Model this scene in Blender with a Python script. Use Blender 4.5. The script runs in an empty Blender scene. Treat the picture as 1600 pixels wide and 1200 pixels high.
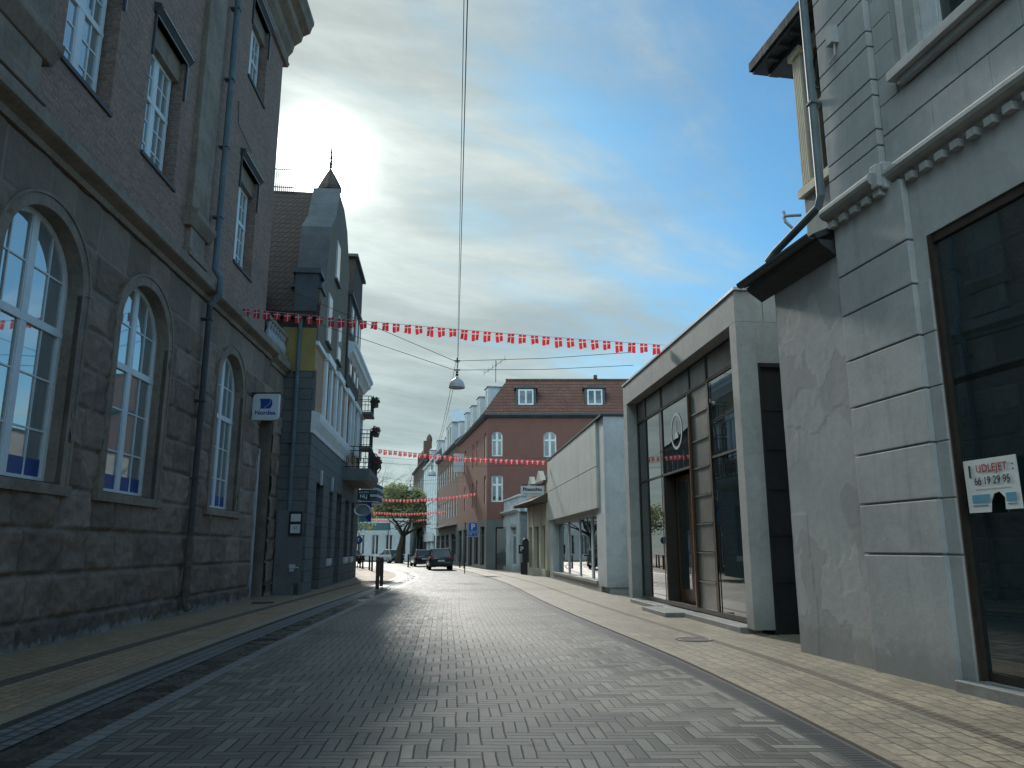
import bpy, math, random
import numpy as np
from mathutils import Vector, Matrix, noise
R_=math.radians
random.seed(7)
scene=bpy.context.scene
col=scene.collection
# ------------------------------------------------------------ camera
cam=bpy.data.cameras.new('camera'); co=bpy.data.objects.new('camera',cam); col.objects.link(co)
co.location=(0,0,1.65); co.rotation_euler=(R_(90+12.09),0,0)
cam.lens=27; cam.sensor_width=36; cam.clip_start=.05; cam.clip_end=5000
scene.camera=co
# ------------------------------------------------------------ node helper
class X:
    def __init__(s,nt,v): s.nt=nt; s.v=v
    def _m(s,op,*a,clamp=False):
        n=s.nt.nodes.new('ShaderNodeMath'); n.operation=op; n.use_clamp=clamp
        for i,q in enumerate((s,)+a):
            q=q.v if isinstance(q,X) else q
            if isinstance(q,(int,float)): n.inputs[i].default_value=q
            else: s.nt.links.new(q,n.inputs[i])
        return X(s.nt,n.outputs[0])
    def __add__(s,o): return s._m('ADD',o)
    def __sub__(s,o): return s._m('SUBTRACT',o)
    def __mul__(s,o): return s._m('MULTIPLY',o)
    def __truediv__(s,o): return s._m('DIVIDE',o)
    def fmod(s,o): return s._m('FLOORED_MODULO',o)
    def floor(s): return s._m('FLOOR')
    def lt(s,o): return s._m('LESS_THAN',o)
    def gt(s,o): return s._m('GREATER_THAN',o)
    def mn(s,o): return s._m('MINIMUM',o)
    def mx(s,o): return s._m('MAXIMUM',o)
    def pw(s,o): return s._m('POWER',o)
    def clamp(s): return s._m('ADD',0.0,clamp=True)
    def smooth(s,a,b,c=0.,d=1.):
        n=s.nt.nodes.new('ShaderNodeMapRange'); n.interpolation_type='SMOOTHSTEP'
        s.nt.links.new(s.v,n.inputs[0])
        for i,q in enumerate((a,b,c,d)): n.inputs[i+1].default_value=q
        return X(s.nt,n.outputs[0])
def mix(nt,f,a,b,mode='MIX'):
    n=nt.nodes.new('ShaderNodeMix'); n.data_type='RGBA'; n.blend_type=mode
    for i,q in ((0,f),(6,a),(7,b)):
        if isinstance(q,X): q=q.v
        if isinstance(q,(int,float)): n.inputs[i].default_value=q
        elif isinstance(q,tuple): n.inputs[i].default_value=(q[0],q[1],q[2],1)
        else: nt.links.new(q,n.inputs[i])
    return n.outputs[2]
def noise_n(nt,vec,scale,detail=4,rough=.55,sc=None,w=None):
    if sc:
        m=nt.nodes.new('ShaderNodeMapping'); m.inputs['Scale'].default_value=sc
        nt.links.new(vec,m.inputs[0]); vec=m.outputs[0]
    n=nt.nodes.new('ShaderNodeTexNoise'); n.inputs['Scale'].default_value=scale
    n.inputs['Detail'].default_value=detail; n.inputs['Roughness'].default_value=rough
    nt.links.new(vec,n.inputs['Vector']); return X(nt,n.outputs[0])
def sepxyz(nt,v):
    n=nt.nodes.new('ShaderNodeSeparateXYZ'); nt.links.new(v,n.inputs[0]); return [X(nt,o) for o in n.outputs]
def comb(nt,a,b,c=0):
    n=nt.nodes.new('ShaderNodeCombineXYZ')
    for i,q in enumerate((a,b,c)):
        if isinstance(q,X): nt.links.new(q.v,n.inputs[i])
        else: n.inputs[i].default_value=q
    return n.outputs[0]
# ------------------------------------------------------------ world and sun
SUN_AZ,SUN_EL=-15.3,27.5
sd=Vector((math.sin(R_(SUN_AZ))*math.cos(R_(SUN_EL)),math.cos(R_(SUN_AZ))*math.cos(R_(SUN_EL)),math.sin(R_(SUN_EL))))
w=bpy.data.worlds.new('World'); scene.world=w; w.use_nodes=True
nt=w.node_tree; nt.nodes.clear()
out=nt.nodes.new('ShaderNodeOutputWorld'); bg=nt.nodes.new('ShaderNodeBackground'); nt.links.new(bg.outputs[0],out.inputs[0])
bg.inputs[1].default_value=.1
sky=nt.nodes.new('ShaderNodeTexSky'); sky.sky_type='NISHITA'; sky.sun_disc=False
sky.sun_elevation=R_(SUN_EL); sky.sun_rotation=R_(SUN_AZ); sky.air_density=1.0; sky.dust_density=.6; sky.ozone_density=1.5
tc=nt.nodes.new('ShaderNodeTexCoord'); gen=tc.outputs['Generated']
d=nt.nodes.new('ShaderNodeVectorMath'); d.operation='NORMALIZE'; nt.links.new(gen,d.inputs[0]); dirv=d.outputs[0]
dx,dy,dz=sepxyz(nt,dirv)
dp=nt.nodes.new('ShaderNodeVectorMath'); dp.operation='DOT_PRODUCT'; nt.links.new(dirv,dp.inputs[0]); dp.inputs[1].default_value=sd
cs=X(nt,dp.outputs['Value']).mx(0.)
zz=dz.mx(.0)+.12
px,py=dx/zz,dy/zz
# cirrus bands run from upper left down to the right
warp=noise_n(nt,comb(nt,px,py,1.7),.8,3,.5)-.5
u=px*.62+py*-.78+warp*.5; v=px*.78+py*.62+warp*.6
c1=noise_n(nt,comb(nt,u*1.9,v*.42,0),1.5,7,.6)            # long streaks
c2=noise_n(nt,comb(nt,px,py,3.1),.62,5,.55)                # broad veils
c3=noise_n(nt,comb(nt,u*6,v*2.4,7),1.6,6,.7)               # fine ripples
near=cs.pw(5.)
haze=dz.smooth(.40,.02)
cover=(c1*.85+c2*.65+c3*.18+near*.26+haze*.30+(dx*-.50)).smooth(.74,1.16,0.05,1)
lay=noise_n(nt,comb(nt,dx*1.3,dz*8,2),1.7,5,.55)
glow=cs.pw(14.)*.7+cs.pw(90.)*.7+cs.pw(280.)*3.4+cs.pw(2200.)*230.+cs.pw(3.)*.75
back=(dy.smooth(.1,-.5)*dz.smooth(-.05,.25)+dx.smooth(.33,.75)*dz.smooth(.02,.3)).mn(1.)*15.+dz.smooth(.66,.9)*4.   # added sky brightness out of view, behind, right and overhead, to fill shaded walls
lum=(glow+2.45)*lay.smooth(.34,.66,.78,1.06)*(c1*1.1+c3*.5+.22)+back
ccol=nt.nodes.new('ShaderNodeVectorMath'); ccol.operation='SCALE'; nt.links.new(mix(nt,near,(.80,1.07,1.13),(.97,1.04,.97)),ccol.inputs[0]); nt.links.new(lum.v,ccol.inputs[3])
skyc=mix(nt,1.0,sky.outputs[0],(.36,.71,.86),'MULTIPLY')
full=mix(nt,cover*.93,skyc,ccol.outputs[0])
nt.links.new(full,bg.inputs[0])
sl=bpy.data.lights.new('sun','SUN'); sl.energy=2.2; sl.angle=R_(5); sl.color=(1,.96,.89)
so=bpy.data.objects.new('sun',sl); col.objects.link(so); so.rotation_euler=sd.to_track_quat('Z','Y').to_euler(); so.location=(0,0,40)
scene.view_settings.view_transform='Standard'; scene.view_settings.look='None'
scene.view_settings.exposure=.7; scene.view_settings.gamma=1
scene.cycles.max_bounces=6; scene.cycles.caustics_reflective=False; scene.cycles.caustics_refractive=False
scene.cycles.sample_clamp_indirect=4
# ------------------------------------------------------------ materials
def newmat(name):
    m=bpy.data.materials.new(name); m.use_nodes=True; nt=m.node_tree; nt.nodes.clear()
    o=nt.nodes.new('ShaderNodeOutputMaterial'); b=nt.nodes.new('ShaderNodeBsdfPrincipled'); nt.links.new(b.outputs[0],o.inputs[0])
    return m,nt,b
def bump(nt,b,h,dist,strength=1.):
    n=nt.nodes.new('ShaderNodeBump'); n.inputs['Distance'].default_value=dist; n.inputs['Strength'].default_value=strength
    nt.links.new(h.v if isinstance(h,X) else h,n.inputs['Height']); nt.links.new(n.outputs[0],b.inputs['Normal'])
def plain(name,c,rough=.75,var=.35,scale=1.5,bd=.003,bs=40,metal=0,spec=.4,streak=0.,c2=None,splash=0.):
    m,nt,b=newmat(name); g=nt.nodes.new('ShaderNodeTexCoord').outputs['Object']
    a=noise_n(nt,g,scale,6,.6).smooth(.3,.7); f=noise_n(nt,g,scale*9,4,.6).smooth(.3,.7)
    k=a*.65+f*.35
    dk=tuple(q*(1-var) for q in c); lt=tuple(min(.9,q*(1+var*.55)) for q in c)
    if c2: dk=c2
    base=mix(nt,k,dk,lt)
    if streak:
        s=noise_n(nt,g,3.,5,.6,sc=(1.5,1.5,.12)).smooth(.52,.8)
        base=mix(nt,s*streak,base,tuple(q*.45 for q in c))
    if splash:
        x,y,z=sepxyz(nt,g); q_=(z*-1.+noise_n(nt,g,3.5,5,.7)*1.1).smooth(-.25,.45)
        base=mix(nt,q_*splash,base,tuple(k_*.42 for k_ in c))
        ck=noise_n(nt,g,1.7,8,.75); base=mix(nt,(ck-.5)._m('ABSOLUTE').smooth(.006,.0)*.35,base,tuple(k_*.5 for k_ in c))
        pt=noise_n(nt,g,.7,4,.55).smooth(.56,.575); base=mix(nt,pt*.22,base,tuple(min(.9,k_*1.35) for k_ in c))
    nt.links.new(base,b.inputs['Base Color'])
    b.inputs['Roughness'].default_value=rough; b.inputs['Metallic'].default_value=metal; b.inputs['Specular IOR Level'].default_value=spec
    if bd: bump(nt,b,noise_n(nt,g,bs,4,.6)+a*2.,bd)
    return m
def wallco(nt):
    g=nt.nodes.new('ShaderNodeTexCoord').outputs['Object']; x,y,z=sepxyz(nt,g); return g,comb(nt,x+y,z,0)
def brick(name,c1,c2,mortar,bw=.25,bh=.075,ms=.01,rough=.85,bd=.006,grime=.3,coord=None,var=.5,off=.5):
    m,nt,b=newmat(name)
    if coord=='UV': g=nt.nodes.new('ShaderNodeTexCoord').outputs['UV']; uv=g
    else: g,uv=wallco(nt)
    t=nt.nodes.new('ShaderNodeTexBrick'); nt.links.new(uv,t.inputs['Vector'])
    t.inputs['Color1'].default_value=c1+(1,); t.inputs['Color2'].default_value=c2+(1,); t.inputs['Mortar'].default_value=mortar+(1,)
    t.inputs['Scale'].default_value=1; t.inputs['Mortar Size'].default_value=ms; t.inputs['Brick Width'].default_value=bw; t.inputs['Row Height'].default_value=bh
    t.inputs['Mortar Smooth'].default_value=.3; t.offset=off
    n=noise_n(nt,g,.8,6,.65); f=noise_n(nt,g,14,4,.6)
    k=mix(nt,1.0,t.outputs[0],mix(nt,f.smooth(.3,.7),tuple([1-var*.5]*3),tuple([1+var*.35]*3)),'MULTIPLY')
    k=mix(nt,n.smooth(.4,.75)*grime,k,tuple(q*.4 for q in c1))
    nt.links.new(k,b.inputs['Base Color']); b.inputs['Roughness'].default_value=rough
    bump(nt,b,X(nt,t.outputs[1])*-1.+f*.35,bd)
    return m
def glass(name,c=(.012,.018,.02),ior=2.0,rough=.015,wave=.002):
    m,nt,b=newmat(name); b.inputs['Base Color'].default_value=c+(1,); b.inputs['IOR'].default_value=ior; b.inputs['Roughness'].default_value=rough
    g=nt.nodes.new('ShaderNodeTexCoord').outputs['Object']; bump(nt,b,noise_n(nt,g,1.1,2,.4),wave); return m
M={}
M['stone']=None
def stone_mat():
    m,nt,b=newmat('rock_faced_granite'); g=nt.nodes.new('ShaderNodeTexCoord').outputs['Object']
    at=nt.nodes.new('ShaderNodeAttribute'); at.attribute_name='blk'; blk=X(nt,at.outputs['Fac'])
    a=noise_n(nt,g,1.6,6,.65).smooth(.3,.7); f=noise_n(nt,g,22,5,.65); sp=noise_n(nt,g,90,2,.6)
    c=mix(nt,blk,(.19,.125,.085),(.36,.265,.20)); c=mix(nt,a*.5,c,(.14,.12,.105)); c=mix(nt,f.smooth(.5,.75)*.35,c,(.34,.28,.24))
    x,y,z=sepxyz(nt,g); damp=(z*-1+ (noise_n(nt,g,5,4,.7)-.5)*1.6).smooth(-.75,-.25)
    c=mix(nt,damp*.55,c,(.04,.045,.042))
    am=nt.nodes.new('ShaderNodeAttribute'); am.attribute_name='mort'; c=mix(nt,X(nt,am.outputs['Fac'])*.75,c,(.30,.27,.24))
    salt=(z*-1.+noise_n(nt,g,9,4,.7,sc=(1,1,.25))*.55).smooth(.09,.16)
    c=mix(nt,salt*.7,c,(.30,.31,.30))
    nt.links.new(c,b.inputs['Base Color']); b.inputs['Roughness'].default_value=.82
    bump(nt,b,f+sp*.5+noise_n(nt,g,8,5,.7)*2.,.016); return m
M['stone']=stone_mat()
M['dress']=plain('dressed_sandstone',(.27,.215,.17),.8,.4,1.3,.004,30,streak=.5)
M['brickL']=brick('weathered_red_brick',(.38,.225,.165),(.24,.155,.125),(.28,.235,.195),grime=.3)
M['brickR']=brick('dark_red_brick',(.25,.105,.08),(.215,.09,.07),(.20,.11,.09),grime=.15,var=.3)
M['brickR2']=brick('brown_brick',(.17,.095,.07),(.13,.07,.055),(.14,.10,.085))
M['brickD']=brick('dark_brown_brick',(.10,.070,.055),(.075,.052,.045),(.08,.07,.06))
M['whitef']=plain('white_window_paint',(.74,.78,.80),.45,.12,2,.001)
M['lightf']=plain('pale_grey_paint',(.50,.54,.57),.5,.15,2,.001)
M['gl']=glass('window_glass',(.02,.028,.03),1.9)
M['glL']=glass('sky_reflecting_glass',(.22,.26,.26),4.2,.02,.0012)
M['glS']=glass('shop_glass',(.016,.028,.032),2.5,.008,.0008)
M['blue']=plain('blue_window_film',(.03,.07,.26),.4,.1,2,0)
M['pipe']=plain('zinc_pipe',(.13,.17,.19),.65,.3,2,.0005)
M['pipeD']=plain('dark_iron_pipe',(.06,.06,.065),.6,.3,3,.0005)
M['rustp']=plain('rusty_pipe',(.14,.10,.085),.7,.5,5,.001)
M['plA']=plain('grey_rendered_plaster',(.40,.41,.42),.85,.16,.9,.0015,26,streak=.35,splash=.6)
M['plP']=plain('patched_cement_render',(.39,.395,.40),.9,.2,.55,.002,14,streak=.3)
def patched():
    m,nt,b=newmat('patched_cement_render'); g=nt.nodes.new('ShaderNodeTexCoord').outputs['Object']
    a=noise_n(nt,g,.55,3,.45); k=a.smooth(.47,.49); a2=noise_n(nt,g,.9,4,.5,sc=(1,1,.6)); k2=a2.smooth(.55,.565); f=noise_n(nt,g,7,6,.65)
    c=mix(nt,k,(.41,.42,.425),(.35,.355,.36)); c=mix(nt,k2*.7,c,(.45,.455,.455)); c=mix(nt,f.smooth(.35,.7)*.3,c,(.28,.285,.29))
    x,y,z=sepxyz(nt,g); base=(z*-1.+f*.5).smooth(-.35,-.05); c=mix(nt,base*.5,c,(.20,.20,.19))
    st=noise_n(nt,g,3.5,5,.6,sc=(1.5,1.5,.1)).smooth(.55,.8); c=mix(nt,st*.3,c,(.2,.2,.2))
    nt.links.new(c,b.inputs['Base Color']); b.inputs['Roughness'].default_value=.9; bump(nt,b,k*.4+k2*.4+f,.004); return m
M['plP']=patched()
M['concrete']=plain('pale_concrete_render',(.36,.37,.365),.85,.2,.8,.0015,30,streak=.35,splash=.6)
M['whiteD']=plain('white_panel_cladding',(.55,.56,.54),.6,.14,.8,.002,20,streak=.5)
M['white']=plain('white_paint_render',(.52,.555,.57),.7,.16,1.,.002,streak=.3,splash=.6)
M['sand']=plain('cream_shopfront_paint',(.62,.57,.44),.7,.18,1.,.002,streak=.2)
M['yellow']=plain('ochre_render',(.36,.27,.10),.8,.2,1,.003)
M['orange']=brick('orange_brick',(.48,.29,.17),(.40,.23,.14),(.45,.30,.2),var=.3,grime=.1)
M['beige']=plain('beige_render',(.19,.15,.11),.85,.18,.8,.002,streak=.3)
M['greyB']=brick('slate_grey_painted_ashlar',(.145,.155,.150),(.130,.138,.134),(.06,.065,.063),bw=1.3,bh=.42,ms=.014,var=.3,grime=.4,bd=.012)
M['greyP']=plain('slate_grey_paint',(.14,.15,.152),.7,.2,1,.002)
M['tile']=brick('red_roof_tile',(.085,.055,.047),(.065,.047,.042),(.035,.027,.025),bw=.24,bh=.30,ms=.03,bd=.03,off=0)
M['tileR']=brick('weathered_red_pantile',(.26,.11,.075),(.18,.085,.062),(.06,.035,.03),bw=.24,bh=.30,ms=.03,bd=.05,off=0,grime=.5,var=.8)
M['slate']=plain('dark_roof_felt',(.045,.05,.055),.8,.3,2,.004)
M['zinc']=plain('blue_grey_zinc',(.085,.10,.115),.6,.3,1.5,.001,metal=.1,streak=.3)
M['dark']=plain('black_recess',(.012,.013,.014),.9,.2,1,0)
M['darkw']=plain('dark_stained_timber',(.035,.028,.022),.5,.4,4,.002)
M['wood']=plain('brown_varnished_timber',(.12,.055,.028),.4,.4,5,.001)
M['panel']=plain('brushed_zinc_panel',(.20,.20,.185),.42,.35,1.2,.001,12,metal=.6)
M['black']=plain('black_metal_cladding',(.022,.022,.024),.5,.4,1.5,.001)
M['iron']=plain('black_wrought_iron',(.02,.02,.022),.5,.3,3,0)
M['bollard']=plain('oxblood_bollard_paint',(.055,.018,.016),.45,.3,4,0)
M['grass']=plain('leaf_green',(.06,.085,.03),.8,.4,2,0)
M['leafy']=plain('yellow_green_leaf',(.22,.24,.09),.8,.4,1,0)
M['_x']=plain('spring_green_leaf',(.15,.185,.10),.8,.4,.5,0)
M['flower']=plain('red_flower',(.16,.04,.05),.7,.3,4,0)
M['bark']=plain('dark_bark',(.05,.042,.035),.95,.4,3,.01,20)
M['rubber']=plain('tyre_rubber',(.015,.015,.015),.8,.2,5,0)
M['alu']=plain('bare_aluminium',(.45,.46,.47),.4,.2,3,0,metal=.7)
M['granite']=plain('granite_slab',(.22,.225,.22),.6,.3,2,.002,60)
M['lampw']=plain('white_enamel',(.55,.56,.56),.4,.1,3,0)
M['signblue']=plain('traffic_sign_blue',(.02,.09,.38),.4,.1,3,0)
M['signwhite']=plain('sign_white',(.62,.65,.66),.45,.1,3,0)
M['ink']=plain('black_lettering',(.015,.02,.025),.5,.1,3,0)
M['nblue']=plain('deep_blue_lettering',(.008,.05,.30),.5,.1,3,0)
M['inkred']=plain('dark_red_lettering',(.35,.02,.03),.5,.1,3,0)
M['cyan']=plain('pale_blue_print',(.08,.28,.42),.5,.1,3,0)
M['teal']=plain('teal_awning',(.06,.13,.14),.7,.2,3,0)
def lighted(name,c,e):
    m,nt,b=newmat(name); b.inputs['Base Color'].default_value=c+(1,); b.inputs['Emission Color'].default_value=c+(1,); b.inputs['Emission Strength'].default_value=e; return m
def carpaint(name,c):
    m,nt,b=newmat(name); b.inputs['Base Color'].default_value=c+(1,); b.inputs['Roughness'].default_value=.25; b.inputs['Coat Weight'].default_value=.6; b.inputs['Metallic'].default_value=.2; return m
M['cardark']=carpaint('dark_green_black_car_paint',(.010,.018,.019)); M['carblack']=carpaint('black_car_paint',(.012,.014,.016)); M['carsilver']=carpaint('silver_car_paint',(.30,.32,.33))
M['redlens']=plain('red_lamp_lens',(.35,.02,.02),.3,.1,5,0)
def flagmat(name,c):
    m,nt,b=newmat(name); o=[n for n in nt.nodes if n.type=='OUTPUT_MATERIAL'][0]
    b.inputs['Base Color'].default_value=c+(1,); b.inputs['Roughness'].default_value=.8
    t=nt.nodes.new('ShaderNodeBsdfTranslucent'); t.inputs[0].default_value=c+(1,)
    s=nt.nodes.new('ShaderNodeMixShader'); s.inputs[0].default_value=.55
    nt.links.new(b.outputs[0],s.inputs[1]); nt.links.new(t.outputs[0],s.inputs[2]); nt.links.new(s.outputs[0],o.inputs[0]); return m
M['fred']=flagmat('red_flag_cloth',(.62,.035,.05)); M['fwhite']=flagmat('white_flag_cloth',(.66,.6,.6))
M['leafd']=flagmat('spring_green_leaf',(.27,.29,.15)); M['leafy']=flagmat('yellow_green_leaf_thin',(.34,.36,.15))
# paving
def herring(name,c1,c2,joint,cell=.225,rough=.58):
    m,nt,b=newmat(name); g=nt.nodes.new('ShaderNodeTexCoord').outputs['UV']; ob=nt.nodes.new('ShaderNodeTexCoord').outputs['Object']
    wob=noise_n(nt,g,1.3,3,.5)
    x,y,_=sepxyz(nt,g)
    x=x/cell+(wob-.5)*.22; y=y/cell+(noise_n(nt,ob,.9,3,.5)-.5)*.4
    i,j=x.floor(),y.floor(); fx,fy=x-i,y-j
    k=(i-j).fmod(4.); hz=k.lt(1.5)                    # 1 where the brick lies across the street
    hx=(fx+k)/2.
    top=(k.gt(1.5)*k.lt(2.5))
    vy=(fy+top)/2.
    idx=i-k*hz; idy=j-(top*(hz*-1.+1.))
    gy=(fy*2.).fmod(1.); gx=(fx*2.).fmod(1.); sub=((fy*2.).floor())*hz+((fx*2.).floor())*(hz*-1.+1.)
    def ed(a,s): return (a.mn(a*-1.+1.))*s
    e=(ed(hx,2.).mn(ed(gy,.5)))*hz+(ed(vy,2.).mn(ed(gx,.5)))*(hz*-1.+1.)
    jn=e.smooth(.008,.04)                               # 0 in joint
    wn=nt.nodes.new('ShaderNodeTexWhiteNoise'); wn.noise_dimensions='3D'; nt.links.new(comb(nt,idx,idy,hz+sub*3.),wn.inputs['Vector']); rn=X(nt,wn.outputs['Value'])
    patch=noise_n(nt,ob,.35,5,.6); fine=noise_n(nt,ob,38,4,.7); mid=noise_n(nt,ob,5,4,.6)
    c=mix(nt,rn*.8+mid*.2,c1,c2); c=mix(nt,patch.smooth(.45,.7)*.45,c,tuple(q*.55 for q in c1)); c=mix(nt,fine.smooth(.35,.75)*.3,c,tuple(q*.5 for q in c1))
    track=noise_n(nt,g,1.,3,.5,sc=(1.6,.05,1)).smooth(.5,.66); stain=noise_n(nt,ob,1.1,5,.7).smooth(.60,.68); spot=noise_n(nt,ob,7.,2,.5).smooth(.74,.77); pale=noise_n(nt,ob,2.3,5,.7,sc=(1,.5,1)).smooth(.60,.72)
    c=mix(nt,track*.35,c,tuple(q*.7 for q in c1)); c=mix(nt,stain*.5,c,tuple(q*.55 for q in c1)); c=mix(nt,spot*.6,c,(.02,.02,.02)); c=mix(nt,pale*.3,c,(.26,.26,.24))
    c=mix(nt,jn,joint,c)
    nt.links.new(c,b.inputs['Base Color'])
    rg=(rn*.2+mid*.12+patch*.12+rough-.2)
    nt.links.new(rg.v,b.inputs['Roughness']); b.inputs['Specular IOR Level'].default_value=.5
    bump(nt,b,jn*1.+rn*.9+fine*.25+hx*(rn-.5)*1.2,.010); return m
M['road']=herring('grey_paving_bricks',(.058,.058,.05),(.225,.215,.185),(.012,.013,.012))
M['tan']=brick('tan_paving_bricks',(.40,.27,.155),(.30,.205,.12),(.15,.11,.08),bw=.21,bh=.14,ms=.010,rough=.72,bd=.006,grime=.6,coord='UV')
M['tanR']=brick('sand_coloured_paving_slabs',(.34,.285,.205),(.235,.20,.15),(.10,.085,.07),bw=.38,bh=.20,ms=.012,rough=.55,bd=.008,grime=.7,coord='UV',var=.7)
M['band']=brick('small_dark_setts',(.17,.13,.085),(.11,.09,.065),(.05,.04,.035),bw=.12,bh=.10,ms=.018,rough=.7,bd=.012,coord='UV')
M['kerb']=brick('granite_kerbstones',(.30,.24,.17),(.25,.20,.15),(.10,.09,.07),bw=1.0,bh=3,ms=.012,rough=.6,bd=.004,coord='UV')
M['sett']=brick('grey_granite_setts',(.20,.205,.21),(.14,.145,.15),(.05,.05,.05),bw=.2,bh=.14,ms=.02,rough=.4,bd=.012,coord='UV')
M['gutter']=brick('wet_dark_gutter_setts',(.055,.048,.042),(.035,.032,.03),(.02,.02,.02),bw=.3,bh=.2,ms=.02,rough=.38,bd=.015,coord='UV',var=.8)
def wetgutter():
    m,nt,b=newmat('wet_leafy_gutter'); g=nt.nodes.new('ShaderNodeTexCoord').outputs['UV']
    t=nt.nodes.new('ShaderNodeTexBrick'); nt.links.new(g,t.inputs['Vector']); t.inputs['Scale'].default_value=1; t.inputs['Mortar Size'].default_value=.02; t.inputs['Brick Width'].default_value=.3; t.inputs['Row Height'].default_value=.16
    a=noise_n(nt,g,2.2,5,.65); f=noise_n(nt,g,14,5,.7); wet=a.smooth(.46,.54)
    c=mix(nt,f.smooth(.35,.7),(.030,.026,.020),(.085,.075,.06)); c=mix(nt,X(nt,t.outputs[1])*.8,c,(.015,.014,.012)); c=mix(nt,wet*.6,c,(.02,.02,.02))
    nt.links.new(c,b.inputs['Base Color']); nt.links.new((wet*-.45+.62).v,b.inputs['Roughness']); bump(nt,b,(f*1.2-X(nt,t.outputs[1]))*(wet*-.75+1.),.014); return m
M['gutter']=wetgutter()
M['rim']=brick('pale_edge_bricks',(.19,.195,.195),(.15,.155,.16),(.06,.06,.06),bw=.21,bh=.2,ms=.012,rough=.5,bd=.005,coord='UV')
M['earth']=plain('distant_asphalt',(.10,.105,.10),.8,.3,.2,.01)
def grate():
    m,nt,b=newmat('cast_iron_drain_grate'); g=nt.nodes.new('ShaderNodeTexCoord').outputs['UV']; x,y,_=sepxyz(nt,g)
    s=(x/.075).fmod(1.).lt(.45)*(y.gt(.04))*(y.lt(.24)); s2=(x/.5).fmod(1.).lt(.06)
    k=s*(s2*-1.+1.)
    nt.links.new(mix(nt,k,(.075,.078,.08),(.006,.006,.006)),b.inputs['Base Color']); b.inputs['Roughness'].default_value=.5; b.inputs['Metallic'].default_value=.2
    bump(nt,b,k*-1.,.02); return m
M['grate']=grate()
# ------------------------------------------------------------ mesh builder
class MB:
    def __init__(s,sg=1): s.v=[];s.f=[];s.m=[];s.sg=sg;s.uv=None
    def P(s,a,o,z): return (a,s.sg*o,z)
    def add(s,vs,fs,mi=0):
        n=len(s.v); s.v+= [s.P(*q) for q in vs]; s.f+=[tuple(n+i for i in f) for f in fs]; s.m+=[mi]*len(fs); return s
    def box(s,a0,a1,o0,o1,z0,z1,mi=0):
        if a1<a0:a0,a1=a1,a0
        if o1<o0:o0,o1=o1,o0
        if z1<z0:z0,z1=z1,z0
        return s.add([(a,o,z) for z in(z0,z1) for o in(o0,o1) for a in(a0,a1)],[(0,2,3,1),(4,5,7,6),(0,1,5,4),(2,6,7,3),(0,4,6,2),(1,3,7,5)],mi)
    def quad(s,*p,mi=0): return s.add(p,[tuple(range(len(p)))],mi)
    def prism_o(s,pts,o0,o1,mi=0):      # polygon in (a,z), thickness along o
        n=len(pts); vs=[(a,o0,z) for a,z in pts]+[(a,o1,z) for a,z in pts]
        return s.add(vs,[tuple(range(n)),tuple(range(2*n-1,n-1,-1))]+[(i,(i+1)%n,n+(i+1)%n,n+i) for i in range(n)],mi)
    def prism_a(s,pts,a0,a1,mi=0):      # polygon in (o,z), swept along a
        n=len(pts); vs=[(a0,o,z) for o,z in pts]+[(a1,o,z) for o,z in pts]
        return s.add(vs,[tuple(range(n)),tuple(range(2*n-1,n-1,-1))]+[(i,(i+1)%n,n+(i+1)%n,n+i) for i in range(n)],mi)
    def prism_z(s,pts,z0,z1,mi=0):
        n=len(pts); vs=[(a,o,z0) for a,o in pts]+[(a,o,z1) for a,o in pts]
        return s.add(vs,[tuple(range(n)),tuple(range(2*n-1,n-1,-1))]+[(i,(i+1)%n,n+(i+1)%n,n+i) for i in range(n)],mi)
    def tube(s,pts,r,n=8,mi=0):
        P=[Vector(p) for p in pts]; rs=r if isinstance(r,(list,tuple)) else [r]*len(P); rings=[]; up=None
        for i,p in enumerate(P):
            t=(P[min(i+1,len(P)-1)]-P[max(i-1,0)]).normalized()
            if up is None: up=Vector((0,0,1)) if abs(t.z)<.9 else Vector((1,0,0))
            x=t.cross(up).normalized(); y=x.cross(t).normalized(); up=y
            rings.append([p+(x*math.cos(q)+y*math.sin(q))*rs[i] for q in [2*math.pi*k/n for k in range(n)]])
        vs=[tuple(q) for r_ in rings for q in r_]; fs=[(i*n+k,i*n+(k+1)%n,(i+1)*n+(k+1)%n,(i+1)*n+k) for i in range(len(P)-1) for k in range(n)]
        fs+=[tuple(range(n-1,-1,-1)),tuple((len(P)-1)*n+k for k in range(n))]
        return s.add(vs,fs,mi)
    def lathe(s,prof,c=(0,0,0),n=20,mi=0,sx=1,sy=1):
        vs=[(c[0]+r*math.cos(2*math.pi*k/n)*sx,c[1]+r*math.sin(2*math.pi*k/n)*sy,c[2]+z) for r,z in prof for k in range(n)]
        return s.add(vs,[(i*n+k,i*n+(k+1)%n,(i+1)*n+(k+1)%n,(i+1)*n+k) for i in range(len(prof)-1) for k in range(n)],mi)
    def build(s,name,mats,parent=None,smooth=False,loc=None,rz=0,bevel=0,lab=None):
        me=bpy.data.meshes.new(name); me.from_pydata(s.v,[],s.f)
        mats=mats if isinstance(mats,(list,tuple)) else [mats]
        for m in mats: me.materials.append(M[m] if isinstance(m,str) else m)
        if len(mats)>1: me.polygons.foreach_set('material_index',s.m)
        if smooth: me.polygons.foreach_set('use_smooth',[True]*len(s.f))
        me.update(); o=bpy.data.objects.new(name,me); col.objects.link(o)
        if parent: o.parent=parent
        if loc: o.location=loc
        if rz: o.rotation_euler.z=rz
        if bevel:
            b=o.modifiers.new('bevel','BEVEL'); b.width=bevel; b.segments=2; b.limit_method='ANGLE'
        if lab: o['label']=lab
        return o
def tag(o,label=None,cat=None,group=None,kind=None):
    if label:o['label']=label
    if cat:o['category']=cat
    if group:o['group']=group
    if kind:o['kind']=kind
    return o
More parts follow.
